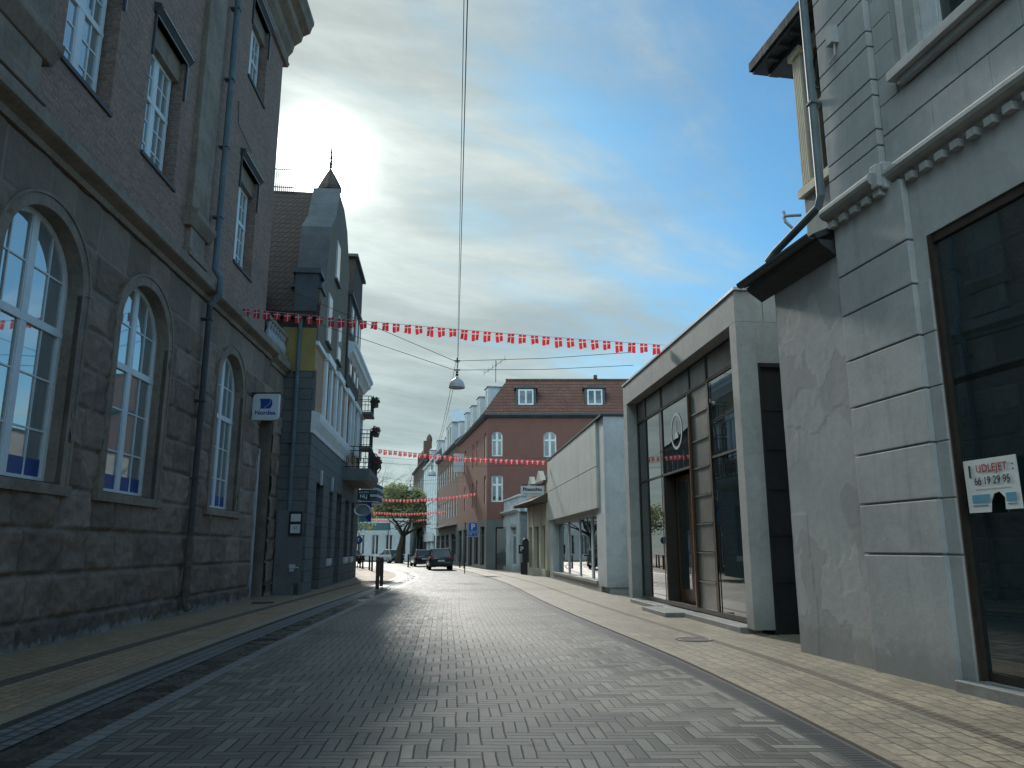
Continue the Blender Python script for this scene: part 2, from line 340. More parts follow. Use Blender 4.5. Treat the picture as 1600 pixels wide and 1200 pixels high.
def empty(name,loc=(0,0,0),rz=0,**k):
    o=bpy.data.objects.new(name,None); o.empty_display_size=.3; col.objects.link(o); o.location=loc; o.rotation_euler.z=rz; return tag(o,**k)
def frame(name,x,y,m,**k): return empty(name,(x,y,0),math.atan2(1,m),**k)
def text(name,s,size,mat,parent,loc,rot,align='CENTER',ext=.0012,sx=1,bold=0,shear=0):
    cu=bpy.data.curves.new(name,'FONT'); cu.body=s; cu.size=size; cu.extrude=ext; cu.align_x=align; cu.align_y='CENTER'; cu.offset=bold; cu.shear=shear
    t=bpy.data.objects.new(name+'_tmp',cu); col.objects.link(t); dg=bpy.context.evaluated_depsgraph_get(); dg.update()
    me=bpy.data.meshes.new_from_object(t.evaluated_get(dg)); bpy.data.objects.remove(t); me.name=name
    me.materials.clear(); me.materials.append(M[mat])
    o=bpy.data.objects.new(name,me); col.objects.link(o); o.parent=parent; o.location=loc; o.rotation_euler=rot; o.scale=(sx,1,1); return o
def toph(a,a0,a1,z1,arch):
    if not arch: return z1
    c=(a0+a1)/2; h=(a1-a0)/2; t=max(0,1-((a-c)/h)**2); return z1-arch+arch*math.sqrt(t)
def arcpts(a0,a1,z1,arch,n=18):
    c=(a0+a1)/2; h=(a1-a0)/2
    return [(c-h*math.cos(math.pi*i/n),z1-arch+arch*math.sin(math.pi*i/n)) for i in range(n+1)]
def reveal(b,a0,a1,z0,z1,arch,o0,o1,sill=True,mi=0):
    pts=[(a0,z0)]+(arcpts(a0,a1,z1,arch) if arch else [(a0,z1),(a1,z1)])+[(a1,z0)]
    n=len(pts)
    for i in range(n-1): b.quad((pts[i][0],o0,pts[i][1]),(pts[i+1][0],o0,pts[i+1][1]),(pts[i+1][0],o1,pts[i+1][1]),(pts[i][0],o1,pts[i][1]),mi=mi)
    if sill: b.quad((a0,o0,z0),(a1,o0,z0),(a1,o1,z0),(a0,o1,z0),mi=mi)
def wall(b,a0,a1,z0,z1,holes,o=0.,dep=.35,ret=True):
    A=sorted({a0,a1,*[q for h in holes for q in h[:2] if a0<q<a1]}); Z=sorted({z0,z1,*[q for h in holes for q in h[2:4] if z0<q<z1]})
    for i in range(len(A)-1):
        for j in range(len(Z)-1):
            ca,cz=(A[i]+A[i+1])/2,(Z[j]+Z[j+1])/2
            if any(h[0]<ca<h[1] and h[2]<cz<h[3] for h in holes): continue
            b.quad((A[i],o,Z[j]),(A[i+1],o,Z[j]),(A[i+1],o,Z[j+1]),(A[i],o,Z[j+1]))
    for h in holes:
        ar=h[4] if len(h)>4 else 0
        if ar:
            pts=arcpts(h[0],h[1],h[3],ar); m=len(pts)//2
            for k in range(m): b.quad((h[0],o,h[3]),(pts[k][0],o,pts[k][1]),(pts[k+1][0],o,pts[k+1][1]))
            for k in range(m,len(pts)-1): b.quad((h[1],o,h[3]),(pts[k][0],o,pts[k][1]),(pts[k+1][0],o,pts[k+1][1]))
        reveal(b,h[0],h[1],h[2],h[3],ar,o,o-dep)
    if ret:
        for a in (a0,a1): b.quad((a,o,z0),(a,o-dep-.1,z0),(a,o-dep-.1,z1),(a,o,z1))
        b.quad((a0,o,z1),(a1,o,z1),(a1,o-dep-.1,z1),(a0,o-dep-.1,z1))
def window(parent,sg,a0,a1,z0,z1,o=-.3,cols=(2,2),rows=(3,2),tr=None,arch=0,fm='whitef',gm='gl',fw=.07,bw=.028,mw=.12,dep=.07,film=0,name='window'):
    """cols: panes per leaf; rows: panes below and above the transom at height tr"""
    b=MB(sg); T=lambda a: toph(a,a0,a1,z1,arch)
    # outer frame
    b.box(a0,a0+fw,o-dep,o,z0,z1-arch+.01); b.box(a1-fw,a1,o-dep,o,z0,z1-arch+.01); b.box(a0,a1,o-dep+.002,o+.002,z0,z0+fw)
    if arch:
        po=arcpts(a0,a1,z1,arch); pi=arcpts(a0+fw,a1-fw,z1-fw,arch-fw*.8)
        for k in range(len(po)-1):
            q=[po[k],po[k+1],pi[k+1],pi[k]]; b.prism_o(q,o-dep+.001,o+.001)
    else: b.box(a0,a1,o-dep+.002,o+.002,z1-fw,z1)
    nl=len(cols); lw=(a1-a0)/nl
    for i in range(1,nl):
        a=a0+lw*i; b.box(a-mw/2,a+mw/2,o-dep+.004,o+.004,z0,T(a)-fw*.5)
    bands=[(z0,tr or z1,rows[0])]+([(tr,z1,rows[1])] if tr else [])
    if tr: b.box(a0,a1,o-dep,o+.012,tr-.06,tr+.05)
    for i in range(nl):
        l,r=a0+lw*i,a0+lw*(i+1)
        l+= fw if i==0 else mw/2; r-= fw if i==nl-1 else mw/2
        sw=.035
        b.box(l,l+sw,o-dep*.8,o-.008,z0+fw,min(T(l),T(l+sw))-fw*.3); b.box(r-sw,r,o-dep*.8,o-.008,z0+fw,min(T(r),T(r-sw))-fw*.3)
        for k in range(1,cols[i]):
            a=l+(r-l)*k/cols[i]; b.box(a-bw/2,a+bw/2,o-dep*.7,o-.015,z0,T(a)-.02)
        for (q0,q1,nr) in bands:
            for k in range(1,nr):
                z=q0+(q1-q0)*k/nr
                if arch and z>z1-arch:
                    h=(a1-a0)/2; c=(a0+a1)/2; dlt=h*math.sqrt(max(0,1-((z-(z1-arch))/arch)**2)); L,Rr=max(l,c-dlt+.03),min(r,c+dlt-.03)
                else: L,Rr=l,r
                if Rr>L: b.box(L,Rr,o-dep*.7,o-.017,z-bw/2,z+bw/2)
            b.box(l,r,o-dep*.8,o-.009,q0+.02,q0+.09)
    f=b.build(name,fm,parent)
    p=MB(sg); pts=[(a0+.01,z0+.01)]+([(x,z) for x,z in arcpts(a0+.01,a1-.01,z1-.01,arch)] if arch else [(a0+.01,z1-.01),(a1-.01,z1-.01)])+[(a1-.01,z0+.01)]
    p.prism_o(pts,o-dep*.55-.008,o-dep*.55); p.build('pane',gm,f)
    if film:
        q=MB(sg); q.box(a0+fw,a1-fw,o-dep*.5,o-dep*.45,z0+.1,z0+.1+film); q.build('blue_film','blue',f)
    return f
def pipe(parent,pts,r=.055,mat='pipe',sg=1,name='downpipe',clips=()):
    b=MB(sg); b.tube(pts,r,10)
    for (a,o,z) in clips: b.box(a-r-.015,a+r+.015,o-r-.1,o+r+.012,z-.02,z+.02)
    return b.build(name,mat,parent,smooth=False)
# ------------------------------------------------------------ ground
def I(t): ys=[q[0] for q in t]; xs=[q[1] for q in t]; return lambda y: float(np.interp(y,ys,xs))
_k=[(-30,-3.6),(0,-4.2),(7.4,-4.72),(11,-4.98),(14,-5.15),(18,-5.33),(23,-5.55),(30,-5.8),(36,-6.0),(41,-6.15),(46,-6.45),(50,-7.0),(54,-7.75),(60,-9.3),(66,-11.3),(74,-13.9),(85,-18),(99,-23),(130,-36)]
_r=[(-30,4.2),(0,3.25),(6.4,2.95),(9,2.82),(12.4,2.55),(14.4,2.28),(19.5,1.62),(25,1.0),(30,.55),(36,0),(43,-.9),(51,-2.1),(57,-3.1),(63,-4.2),(72,-6.2),(82,-9.0),(95,-13.5),(110,-20),(130,-30)]
kerbx=I(_k); rightx=I(_r); zk=I([(-30,.055),(18,.055),(28,.035),(200,.03)])
Ys=sorted(set(list(np.arange(-30,60,1.0))+list(np.arange(60,131,2.0))+[6.4,12.4]))
def smoothf(f): return lambda y: (f(y-1.5)+f(y)*2+f(y+1.5)+f(y-3)*.5+f(y+3)*.5)/5
kx,rx=smoothf(kerbx),smoothf(rightx)
def strip(name,fl,fr,zl,zr,mat,y1=131,label=None,nx=1,y0=-30,arc=True,mode='w'):
    ys=[y for y in Ys if y0<=y<=y1]; vs=[];uv=[];fs=[]; L=0; pl=None
    for y in ys:
        xl,xr=fl(y),fr(y)
        if pl is not None: L+=math.hypot(y-pl[1],xl-pl[0])
        pl=(xl,y)
        for i in range(nx+1):
            t=i/nx; x=xl+(xr-xl)*t; vs.append((x,y,zl(y)*(1-t)+zr(y)*t))
            uv.append((L,(x-xl)) if mode=='w' else (x-.5*(xl+xr),L))
    n=nx+1
    for j in range(len(ys)-1):
        for i in range(nx): fs.append((j*n+i,j*n+i+1,(j+1)*n+i+1,(j+1)*n+i))
    me=bpy.data.meshes.new(name); me.from_pydata(vs,[],fs); me.materials.append(M[mat]); l=me.uv_layers.new(name='UVMap')
    for p in me.polygons:
        for li,vi in zip(p.loop_indices,p.vertices): l.data[li].uv=uv[vi]
    o=bpy.data.objects.new(name,me); col.objects.link(o); tag(o,kind='structure'); 
    if label:o['label']=label
    return o
c0=lambda q:(lambda y:q)
g=MB(); g.quad((-1500,-300,-.03),(1500,-300,-.03),(1500,2500,-.03),(-1500,2500,-.03)); tag(g.build('ground','earth'),kind='structure')
e1=.42; e2=.9; e3=1.1
strip('road',lambda y:kx(y)+e3,lambda y:rx(y)-.28,c0(0),c0(0),'road',nx=6,mode='x')
strip('gutter_edge',lambda y:kx(y)+e2,lambda y:kx(y)+e3,c0(.004),c0(.003),'rim')
strip('gutter',lambda y:kx(y)+e1,lambda y:kx(y)+e2,c0(-.006),c0(-.006),'gutter')
strip('gutter_setts',lambda y:kx(y)+.002,lambda y:kx(y)+e1,c0(.012),c0(.0),'sett')
strip('kerb_face',kx,lambda y:kx(y)+.004,zk,c0(0),'kerb')
strip('kerb',lambda y:kx(y)-.28,kx,zk,zk,'kerb')
strip('pavement',lambda y:kx(y)-1.15,lambda y:kx(y)-.28,zk,zk,'tan')
strip('pavement_sett_band',lambda y:kx(y)-1.4,lambda y:kx(y)-1.15,zk,zk,'band')
strip('pavement',lambda y:-16-max(0,y-45)*.5,lambda y:kx(y)-1.4,zk,zk,'tan')
strip('drain_channel',lambda y:rx(y)-.28,rx,c0(.002),c0(.002),'grate')
strip('kerb_face',lambda y:rx(y)-.003,rx,c0(.0),c0(.03),'kerb')
strip('kerb',rx,lambda y:rx(y)+.14,c0(.03),c0(.03),'kerb')
strip('pavement',lambda y:rx(y)+.14,lambda y:rx(y)+1.25,c0(.03),c0(.03),'tanR')
strip('pavement_sett_band',lambda y:rx(y)+1.25,lambda y:rx(y)+1.43,c0(.031),c0(.031),'band')
strip('pavement',lambda y:rx(y)+1.43,lambda y:rx(y)+9,c0(.03),c0(.03),'tanR')
def cover(x,y,z,r,label):
    b=MB(); b.lathe([(0,.004),(r*.8,.004),(r*.82,.0),(r*.9,.0),(r*.92,.005),(r,.005),(r,-.01)],n=28)
    o=b.build('manhole_cover','pipeD',loc=(x,y,z)); return tag(o,label,'manhole cover')
cover(-7.5,24.0,.065,.33,'round dark iron manhole cover in the tan left pavement')
cover(3.3,14.6,.036,.33,'round iron manhole cover in the sandy right pavement')
def rectgrate():
    b=MB(); b.box(-.22,.22,-.16,.16,-.01,.006)
    for i in range(6): b.box(-.2+i*.07,-.17+i*.07,-.14,.14,.006,.012)
    return tag(b.build('gully_grate','pipeD',loc=(-4.55,15.2,.0),rz=.05),'rectangular iron gully grate in the dark left gutter','drain grate')
rectgrate()
mk=MB(); mk.box(-1.0,1.0,-.07,.07,0,.004); o=mk.build('road_marking','signwhite',loc=(-4.4,51.5,.004),rz=-.02); tag(o,kind='structure')

# ------------------------------------------------------------ left stone and brick bank building
L=frame('stone_bank_building',-8.12,16.95,-.0448,label='tall building with rock-faced stone ground floor, arched windows and brick above, nearest left',cat='building')
sg=-1
WD=[(-4.7,1.21),(-.69,1.21),(5.32,1.13)]
LW=[(c-h,c+h,2.75,7.3,1.1) for c,h in WD]+[(-9.9,-7.5,2.75,7.3,1.1)]
ENT=(8.5,10.3,-.2,6.1)
# rock-faced blocks as a displaced height field
def rockwall():
    a0,a1,z0,z1=-8.5,11.5,-.12,8.15; st=.04
    na=int((a1-a0)/st)+1; nz=int((z1-z0)/st)+1
    rows=[-.12,.46,1.22,1.97,2.7,3.45,4.2,4.95,5.7,6.45,7.2,8.2]; rnd=random.Random(3); cuts=[]
    for r in range(len(rows)-1):
        c=[a0-rnd.random()]; 
        while c[-1]<a1+1: c.append(c[-1]+ (rnd.uniform(.7,1.5) if r not in(0,) else rnd.uniform(1,2)))
        cuts.append(c)
    vs=[];bl=[];mo=[]
    for j in range(nz):
        z=z0+j*st; r=max(k for k in range(len(rows)-1) if rows[k]<=z+1e-6)
        for i in range(na):
            a=a0+i*st; c=cuts[r]; k=max(q for q in range(len(c)) if c[q]<=a)
            e=min(a-c[k],c[k+1]-a,z-rows[r],rows[r+1]-z); 
            t=min(1,max(0,(e-.008)/.05)); t=t*t*(3-2*t)
            n=noise.fractal(Vector((a*1.7,z*1.7,r*3.7+k)),.9,2.1,5)*.065+ noise.noise(Vector((a*6,z*6,1)))*.022
            amp=.05 if r>3 else .065
            if r==0: amp=.09
            o=(t*(amp+n)) if r<10 else t*(.02+n*.5)
            vs.append((a,sg*o,z)); rr=random.Random(r*997+k); bl.append(rr.random()); mo.append(1-min(1,max(0,(e-.005)/.03)))
    fs=[]
    for j in range(nz-1):
        for i in range(na-1):
            a=a0+(i+.5)*st; z=z0+(j+.5)*st
            if ENT[0]-.05<a<ENT[1]+.05 and z<ENT[3]+.05: continue
            if any(h[0]-.1<a<h[1]+.1 and h[2]-.12<z<toph(min(max(a,h[0]),h[1]),h[0],h[1],h[3],h[4])+.1 for h in LW): continue
            v=j*na+i; fs.append((v,v+1,v+na+1,v+na))
    me=bpy.data.meshes.new('rock_faced_wall'); me.from_pydata(vs,[],fs); me.materials.append(M['stone'])
    at=me.attributes.new('blk','FLOAT','POINT'); at.data.foreach_set('value',bl); at2=me.attributes.new('mort','FLOAT','POINT'); at2.data.foreach_set('value',mo)
    me.polygons.foreach_set('use_smooth',[True]*len(fs))
    o=bpy.data.objects.new('rock_faced_wall',me); col.objects.link(o); o.parent=L
rockwall()
for h in LW:
    b=MB(sg)   # arch surrounds
    a0,a1,z0,z1,ar=h; w_=.2
    reveal(b,a0,a1,z0,z1,ar,.075,-.32)
    po=arcpts(a0-w_,a1+w_,z1+w_,ar+w_*.9,24); pi=arcpts(a0,a1,z1,ar,24)
    for k in range(24): b.prism_o([po[k],po[k+1],pi[k+1],pi[k]],-.02,.075)
    po2=arcpts(a0-w_-.05,a1+w_+.05,z1+w_+.05,ar+w_*.9+.05,24)
    for k in range(24): b.prism_o([po2[k],po2[k+1],po[k+1],po[k]],-.02,.10)
    b.box(a0-w_,a0,-.02,.074,z0-.02,z1-ar); b.box(a1,a1+w_,-.02,.074,z0-.02,z1-ar)
    b.box(a0-w_-.05,a0-w_,-.02,.099,z0-.02,z1-ar); b.box(a1+w_,a1+w_+.05,-.02,.099,z0-.02,z1-ar)
    b.box(a0-w_-.1,a1+w_+.1,-.02,.13,z0-.2,z0-.02)
    b.build('arch_surround','dress',L)
for i,h in enumerate(LW): window(L,sg,h[0],h[1],h[2],h[3],-.21,(2,2),(3,2),5.42,h[4],gm='glL',fw=.1,mw=.17,film=.3,bw=.03)
b=MB(sg)   # core, rear and far-back part of the wall
b.box(-30,-8.5,-.5,0,0,19.6) if False else b.box(-30,-12,-.5,0,0,19.6); wall(b,-12,-8.5,-.1,8.15,[LW[3]] if False else [],0,.3); b.box(-12,8.3,-10,-.45,-.1,19.6); b.box(8.3,11.5,-6,-1.2,-.1,8.2); b.box(8.3,8.5,-1.2,-.02,-.1,8.2);b.box(10.3,11.5,-1.2,-.02,-.1,8.2); b.box(8.5,10.3,-1.2,-.02,6.1,8.2)
b.build('rear_wall','dress',L)
b=MB(sg); b.prism_a([(-.4,8.15),(.08,8.15),(.12,8.25),(.3,8.33),(.34,8.36),(.34,8.58),(.28,8.62),(.1,8.78),(-.4,8.8)],-30,9.35)
b.prism_a([(-.4,8.0),(.08,8.0),(.1,8.12),(.24,8.2),(.28,8.22),(.28,8.46),(.2,8.52),(-.4,8.56)],9.35,11.6)
b.build('belt_course','dress',L)
b=MB(sg); b.box(8.42,8.62,-.1,.1,-.1,4.9); b.build('pale_quoin','plA',L)
b=MB(sg); b.box(8.62,10.25,-1.15,-1.1,0,5.9); b.box(8.62,8.8,-1.1,-.2,0,5.9,0); dr=b.build('entrance_door','darkw',L)
b=MB(sg)
for a in (9.0,9.65): b.box(a,a+.5,-1.1,-1.06,.3,2.0); b.box(a,a+.5,-1.1,-1.06,2.2,4.2)
b.build('door_panel','dark',dr)
# brick upper wall
UC=[-4.1,-.82,5.62,-8.0,-11.2]; UH=[(c-.9,c+.9,10.1,13.45) for c in UC]+[(c-.9,c+.9,16.3,19.1) for c in UC]
b=MB(sg); wall(b,-12,8.43,8.7,19.6,UH,0,.4); b.build('brick_wall','brickL',L)
for h in UH: window(L,sg,h[0]+.08,h[1]-.08,h[2]+.02,h[3]-.55,-.27,(2,2),(3,2) if h[2]<12 else (2,2),h[2]+1.65 if h[2]<12 else h[2]+1.2,fw=.08,mw=.2,bw=.035,gm='glL')
for h in UH:
    b=MB(sg); b.box(h[0]-.04,h[1]+.04,-.39,.05,h[2]-.09,h[2]-.003); b.build('window_sill','pipeD',L)
    b=MB(sg); b.box(h[0],h[1],-.4,-.12,h[3]-.55,h[3]-.003); b.build('window_lintel','dress',L)
for h in UH:   # hoods
    b=MB(sg)
    b.prism_a([(-.2,h[3]),(.05,h[3]),(.16,h[3]+.14),(.16,h[3]+.2),(-.01,h[3]+.24)],h[0]-.14,h[1]+.14)
    b.box(h[0]-.06,h[0]-.003,-.01,.05,h[3]-1.,h[3]); b.box(h[1]+.003,h[1]+.06,-.01,.05,h[3]-1.,h[3])
    hd=b.build('window_hood','pipeD',L)
    b=MB(sg); b.box(h[1]+.06,h[1]+.075,.0,.056,h[3]-1.,h[3]-.02); b.box(h[0]-.02,h[1]+.08,.16,.172,h[3]+.13,h[3]+.16); b.box(h[0]-.002,h[1]+.06,.05,.06,h[3]-.02,h[3]); b.build('hood_flashing','lightf',hd)
for a0,a1 in ((.95,2.15),(-7.0,-5.6)):
    b=MB(sg); b.box(a0,a1,-.05,.14,10.0,19.5); b.prism_a([(-.05,9.55),(.16,9.55),(.32,9.8),(.32,9.92),(.15,10.0),(-.05,10.0)],a0-.1,a1+.1)
    b.box(a0+.1,a1-.1,-.05,.13,8.8,9.55); b.box(a0-.05,a1+.05,-.05,.22,8.76,8.95)
    b.build('pilaster','dress',L,bevel=.02)
b=MB(sg); b.prism_a([(-.3,19.3),(.1,19.3),(.16,19.42),(.1,19.5),(.1,19.75),(.25,19.95),(.3,20.2),(.55,20.4),(.6,20.62),(.85,20.75),(.92,21.0),(.98,21.1),(.98,21.25),(-.3,21.5)],-30,8.75)
b.build('cornice','dress',L)
pipe(L,[(2.62,.24,20.0),(2.62,.24,9.0),(2.62,.40,8.75),(2.62,.42,8.3),(2.62,.19,8.0)],.085,'pipe',sg,clips=[(2.62,.24,z) for z in (10.5,12.6,14.7,17)])
pipe(L,[(2.62,.19,8.0),(2.62,.19,2.0)],.08,'pipeD',sg,clips=[(2.62,.19,z) for z in (7.6,5.4,3.4)])
pipe(L,[(2.62,.19,2.0),(2.62,.19,.35),(2.62,.3,.16)],.095,'rustp',sg,name='downpipe_shoe',clips=[(2.62,.19,1.2)])
b=MB(sg)
b.box(8.5,11.4,-.12,.16,8.56,8.72); b.box(8.5,11.2,-.1,.14,9.42,9.56)
b.build('balustrade_rail','dress',L)
for i in range(7):
    q=MB(sg); q.lathe([(.05,0),(.1,.03),(.11,.1),(.13,.2),(.1,.33),(.06,.42),(.05,.52),(.09,.56),(.09,.62),(.11,.7)],(8.85+i*.34,.02,8.72),10); q.build('baluster','plA',L,smooth=True)
b=MB(sg); b.tube([(4.0,.03,14.9),(4.1,.04,14.2),(5.5,.05,14.0)],.012,5); b.build('wall_cable','iron',L)
# bank sign
S=empty('bank_sign',(-8.45,24.45,6.12),0,label='white rounded projecting bank sign with blue emblem on the stone corner',cat='sign')
def rsq(w,h,r,corners):
    pts=[]
    for (cx,cz,s,on) in ((w/2,h/2,0,corners[0]),(-w/2,h/2,90,corners[1]),(-w/2,-h/2,180,corners[2]),(w/2,-h/2,270,corners[3])):
        if on:
            for k in range(7):
                t=R_(s+15*k); ox=cx-math.copysign(r,cx); oz=cz-math.copysign(r,cz); pts.append((ox+r*math.cos(t),oz+r*math.sin(t)))
        else: pts.append((cx,cz))
    return pts
b=MB(); b.prism_o([(x+.5,z) for x,z in rsq(.84,.86,.14,(0,1,0,1))],-.08,.08); b.build('sign_panel','signwhite',S)
b=MB(); b.box(.04,.95,-.1,.1,.44,.47); b.box(-.0,.1,-.03,.03,-.3,.4); b.build('bracket','iron',S)
b=MB(); b.prism_o([(.30,.26),(.66,.26),(.70,.22),(.72,.12),(.70,.02),(.64,-.06),(.32,-.06),(.35,-.02),(.33,.18)],-.088,-.081); b.build('emblem','nblue',S)
b=MB(); b.tube([(.46,-.092,-.04),(.60,-.092,.06),(.66,-.092,.18),(.655,-.092,.25)],.006,5); b.build('emblem_line','signwhite',S)
text('lettering','Nordea',.185,'nblue',S,(.5,-.086,-.2),(R_(90),0,0),bold=.004,sx=1.15)

# ------------------------------------------------------------ slate grey / ochre gabled building
B2=frame('gabled_corner_building',-7.5,28.5,-.0915,label='gabled left building with slate grey ground floor, orange brick first floor and small turret',cat='building')
b=MB(sg); H1=[(1.75,3.7,-.1,4.2),(5.45,6.6,1.0,4.1),(7.9,9.7,.05,4.2),(11.3,12.9,1.0,4.1),(14.1,15.4,1.0,4.1)]
wall(b,0,17.6,-.1,5.9,H1,0,.45); b.box(0,17.6,-9,-.55,-.1,5.9); b.box(-.001,.5,-2,-.02,-.1,8.35); b.build('ground_floor_wall','greyB',B2)
for h in H1:
    if h[2]<.5:
        q=MB(sg); q.box(h[0],h[1],-.42,-.36,h[2],h[3]-.8); q.box(h[0],h[1],-.42,-.3,h[3]-.85,h[3]-.75); dd=q.build('door','greyP',B2)
        q=MB(sg); q.box(h[0]+.15,h[1]-.15,-.36,-.35,1.0,3.2); q.build('door_glass','gl',dd)
        q=MB(sg); q.box(h[0]+.1,h[1]-.1,-.40,-.38,h[3]-.72,h[3]-.05); q.build('fanlight','gl',dd)
    else:
        window(B2,sg,h[0],h[1],h[2],h[3],-.25,(2,),(1,1),3.1,fm='greyP')
        q=MB(sg); q.box(h[0]-.05,h[1]+.05,-.25,.06,h[2]-.09,h[2]-.003); q.build('window_sill','lightf',B2)
        q=MB(sg); q.box(h[0]+.1,h[1]-.1,-.1,.09,h[2]+.003,h[2]+.22); pl=q.build('window_box','signwhite',B2)
for a in (2.75,6.0): q=MB(sg); q.prism_o([(a-.12,4.15),(a+.12,4.15),(a+.2,4.75),(a-.2,4.75)],.0,.06); q.build('keystone','lightf',B2)
b=MB(sg); b.prism_a([(-.3,5.9),(.04,5.9),(.08,6.05),(.26,6.32),(.3,6.5),(.3,6.62),(.05,6.72),(-.3,6.74)],-.05,10.2); b.build('first_cornice','whitef',B2)
H2=[(2.6,3.7,7.0,9.0),(5.9,7.0,7.0,9.0),(9.6,11.2,7.0,9.1),(13.1,14.4,6.2,9.1),(15.7,16.9,6.2,9.1)]
b=MB(sg); wall(b,0,17.6,5.9,11.2,H2,-.02,.3); b.build('orange_brick_wall','orange',B2)
for h in H2: window(B2,sg,h[0],h[1],h[2],h[3],-.22,(1,1),(1,1),h[3]-.7,fm='lightf')
for h in H2:
    for q0,q1 in ((h[0]-.42,h[0]-.003),(h[1]+.003,h[1]+.42)): b=MB(sg); b.box(q0,q1,-.02,.1,6.74,9.25); b.build('window_pilaster','whitef',B2)
b=MB(sg)
for h in H2: b.box(h[0]-.5,h[1]+.5,-.02,.2,9.22,9.5)
b.box(-.06,17.6,-.02,.1,9.28,9.44); b.build('window_head_moulding','whitef',B2)
# upper gable front
b=MB(sg); gp=[(0,9.5),(8.4,9.5),(8.4,15.3),(6.9,16.9),(5.5,17.4),(3.6,17.4),(2.6,15.6),(1.4,14.6),(1.0,12.2),(0,11.6)]
b.prism_o(gp,-1.0,.03); b.build('gable_wall','beige',B2)
b=MB(sg)
for (p,q_) in ((gp[7],gp[8]),(gp[8],gp[9]),(gp[6],gp[7]),(gp[5],gp[6])):
    b.prism_o([p,q_,(q_[0]-.06,q_[1]+.12),(p[0]-.06,p[1]+.12)],-1.1,.1)
b.box(-.15,1.0,-1.1,.12,11.55,11.75); b.build('gable_coping','zinc',B2)
q=MB(sg); q.box(-.02,.0,-1.02,-.0,11.6,12.2); q.prism_o([(1.0,12.2),(1.42,14.62),(1.38,14.66),(.94,12.2)],-1.02,0); q.build('gable_flashing','zinc',B2)
for (a,z0,z1) in ((2.0,10.1,12.0),(5.2,10.1,12.0),(3.6,13.4,15.0)):
    q=MB(sg); q.box(a,a+1.1,.03,.08,z0-.1,z1+.1); fr=q.build('window','lightf',B2); q=MB(sg); q.box(a+.1,a+1.,.08,.09,z0,z1); q.build('pane','gl',fr)
    q=MB(sg); q.box(a-.1,a+1.2,.03,.16,z0-.2,z0-.11); q.build('window_sill','zinc',B2)
# turret
q=MB(sg); q.prism_z([(4.5+  .42*math.cos(R_(45*k+22.5)),-.55+.42*math.sin(R_(45*k+22.5))) for k in range(8)],13.5,18.0); tu=q.build('turret','brickR2',B2)
q=MB(sg); q.lathe([(.46,-.25),(.55,-.2),(.55,.0),(.5,.12),(.36,.4),(.2,.7),(.06,.95),(0,1.0)],(4.5,-.55,18.0),8); q.build('turret_cap','brickD',tu)
q=MB(sg); q.tube([(4.5,-.55,19.0),(4.5,-.55,19.5),(4.5,-.55,20.6)],[.08,.06,.03],6); q.lathe([(0,-.08),(.09,0),(0,.08)],(4.5,-.55,19.5),8); q.build('spire','iron',tu)
# side gable wall facing the camera: coloured panels, roof and pipes
b=MB(sg); b.box(-.02,.1,-9,-.03,8.0,10.8); b.build('side_wall','brickD',B2)
b=MB(sg); b.box(-.06,-.02,-1.3,-.02,8.25,9.95); b.build('ochre_panel','yellow',B2)
b=MB(sg); b.box(-.06,.0,-3.5,-.04,-.1,8.23); b.build('side_ground_wall','greyB',B2)
b=MB(sg); b.box(-.3,-.06,-1.02,-.12,-.1,3.0);b.box(-.3,.0,-.3,.02,-.1,.45); b.build('corner_pier','greyP',B2)
b=MB(sg); b.quad((-.25,.1,10.55),(-.25,-9,10.55),(4.8,-9,17.9),(4.8,-.6,17.9)); b.quad((-.25,.1,10.55),(4.8,-.6,17.9),(4.8,-.6,17.6),(-.25,.1,10.3)); b.quad((4.8,-9,17.9),(4.8,-.6,17.9),(10,-.6,12),(10,-9,12))
b.prism_a([(-9,10.3),(.1,10.3),(.1,10.5),(-9,10.5)],-.35,-.1); b.build('tiled_roof','tile',B2)
b=MB(sg); b.box(-.2,.9,-.9,-.05,10.55,12.1); b.prism_o([(-.3,12.1),(1.0,12.1),(1.0,12.3),(-.3,12.3)],-1.0,.08); b.build('corner_parapet','zinc',B2)
pipe(B2,[(-.18,-.62,10.4),(-.18,-.62,.1)],.08,'pipe',sg,clips=[(-.18,-.62,z) for z in (8.2,5.5)])
pipe(B2,[(-.18,-1.55,10.3),(-.18,-1.55,8.7)],.06,'pipe',sg)
pipe(B2,[(-.16,-1.12,2.5),(-.16,-1.12,.15)],.035,'lightf',sg,name='conduit')
b=MB(sg); b.box(-.55,-.06,-9,-2.0,8.5,12.3); b.prism_a([(-9,15.5),(-2.3,12.3),(-1.9,12.0),(-9,12.0)],-.56,-.1); b.build('rear_wing','brickD',B2)
# iron railing on ridge
b=MB(sg)
b.tube([(4.6,-3.2,18.9),(4.6,-2.2,18.9)],.03,5); b.tube([(4.6,-3.2,18.0),(4.6,-2.2,18.0)],.03,5)
for i in range(12): b.tube([(4.6,-3.2+i*.09,17.8),(4.6,-3.2+i*.09,18.9)],.02,4)
b.tube([(4.6,-2.2,18.9),(4.6,-1.75,18.0)],.025,5); b.build('roof_railing','iron',B2)
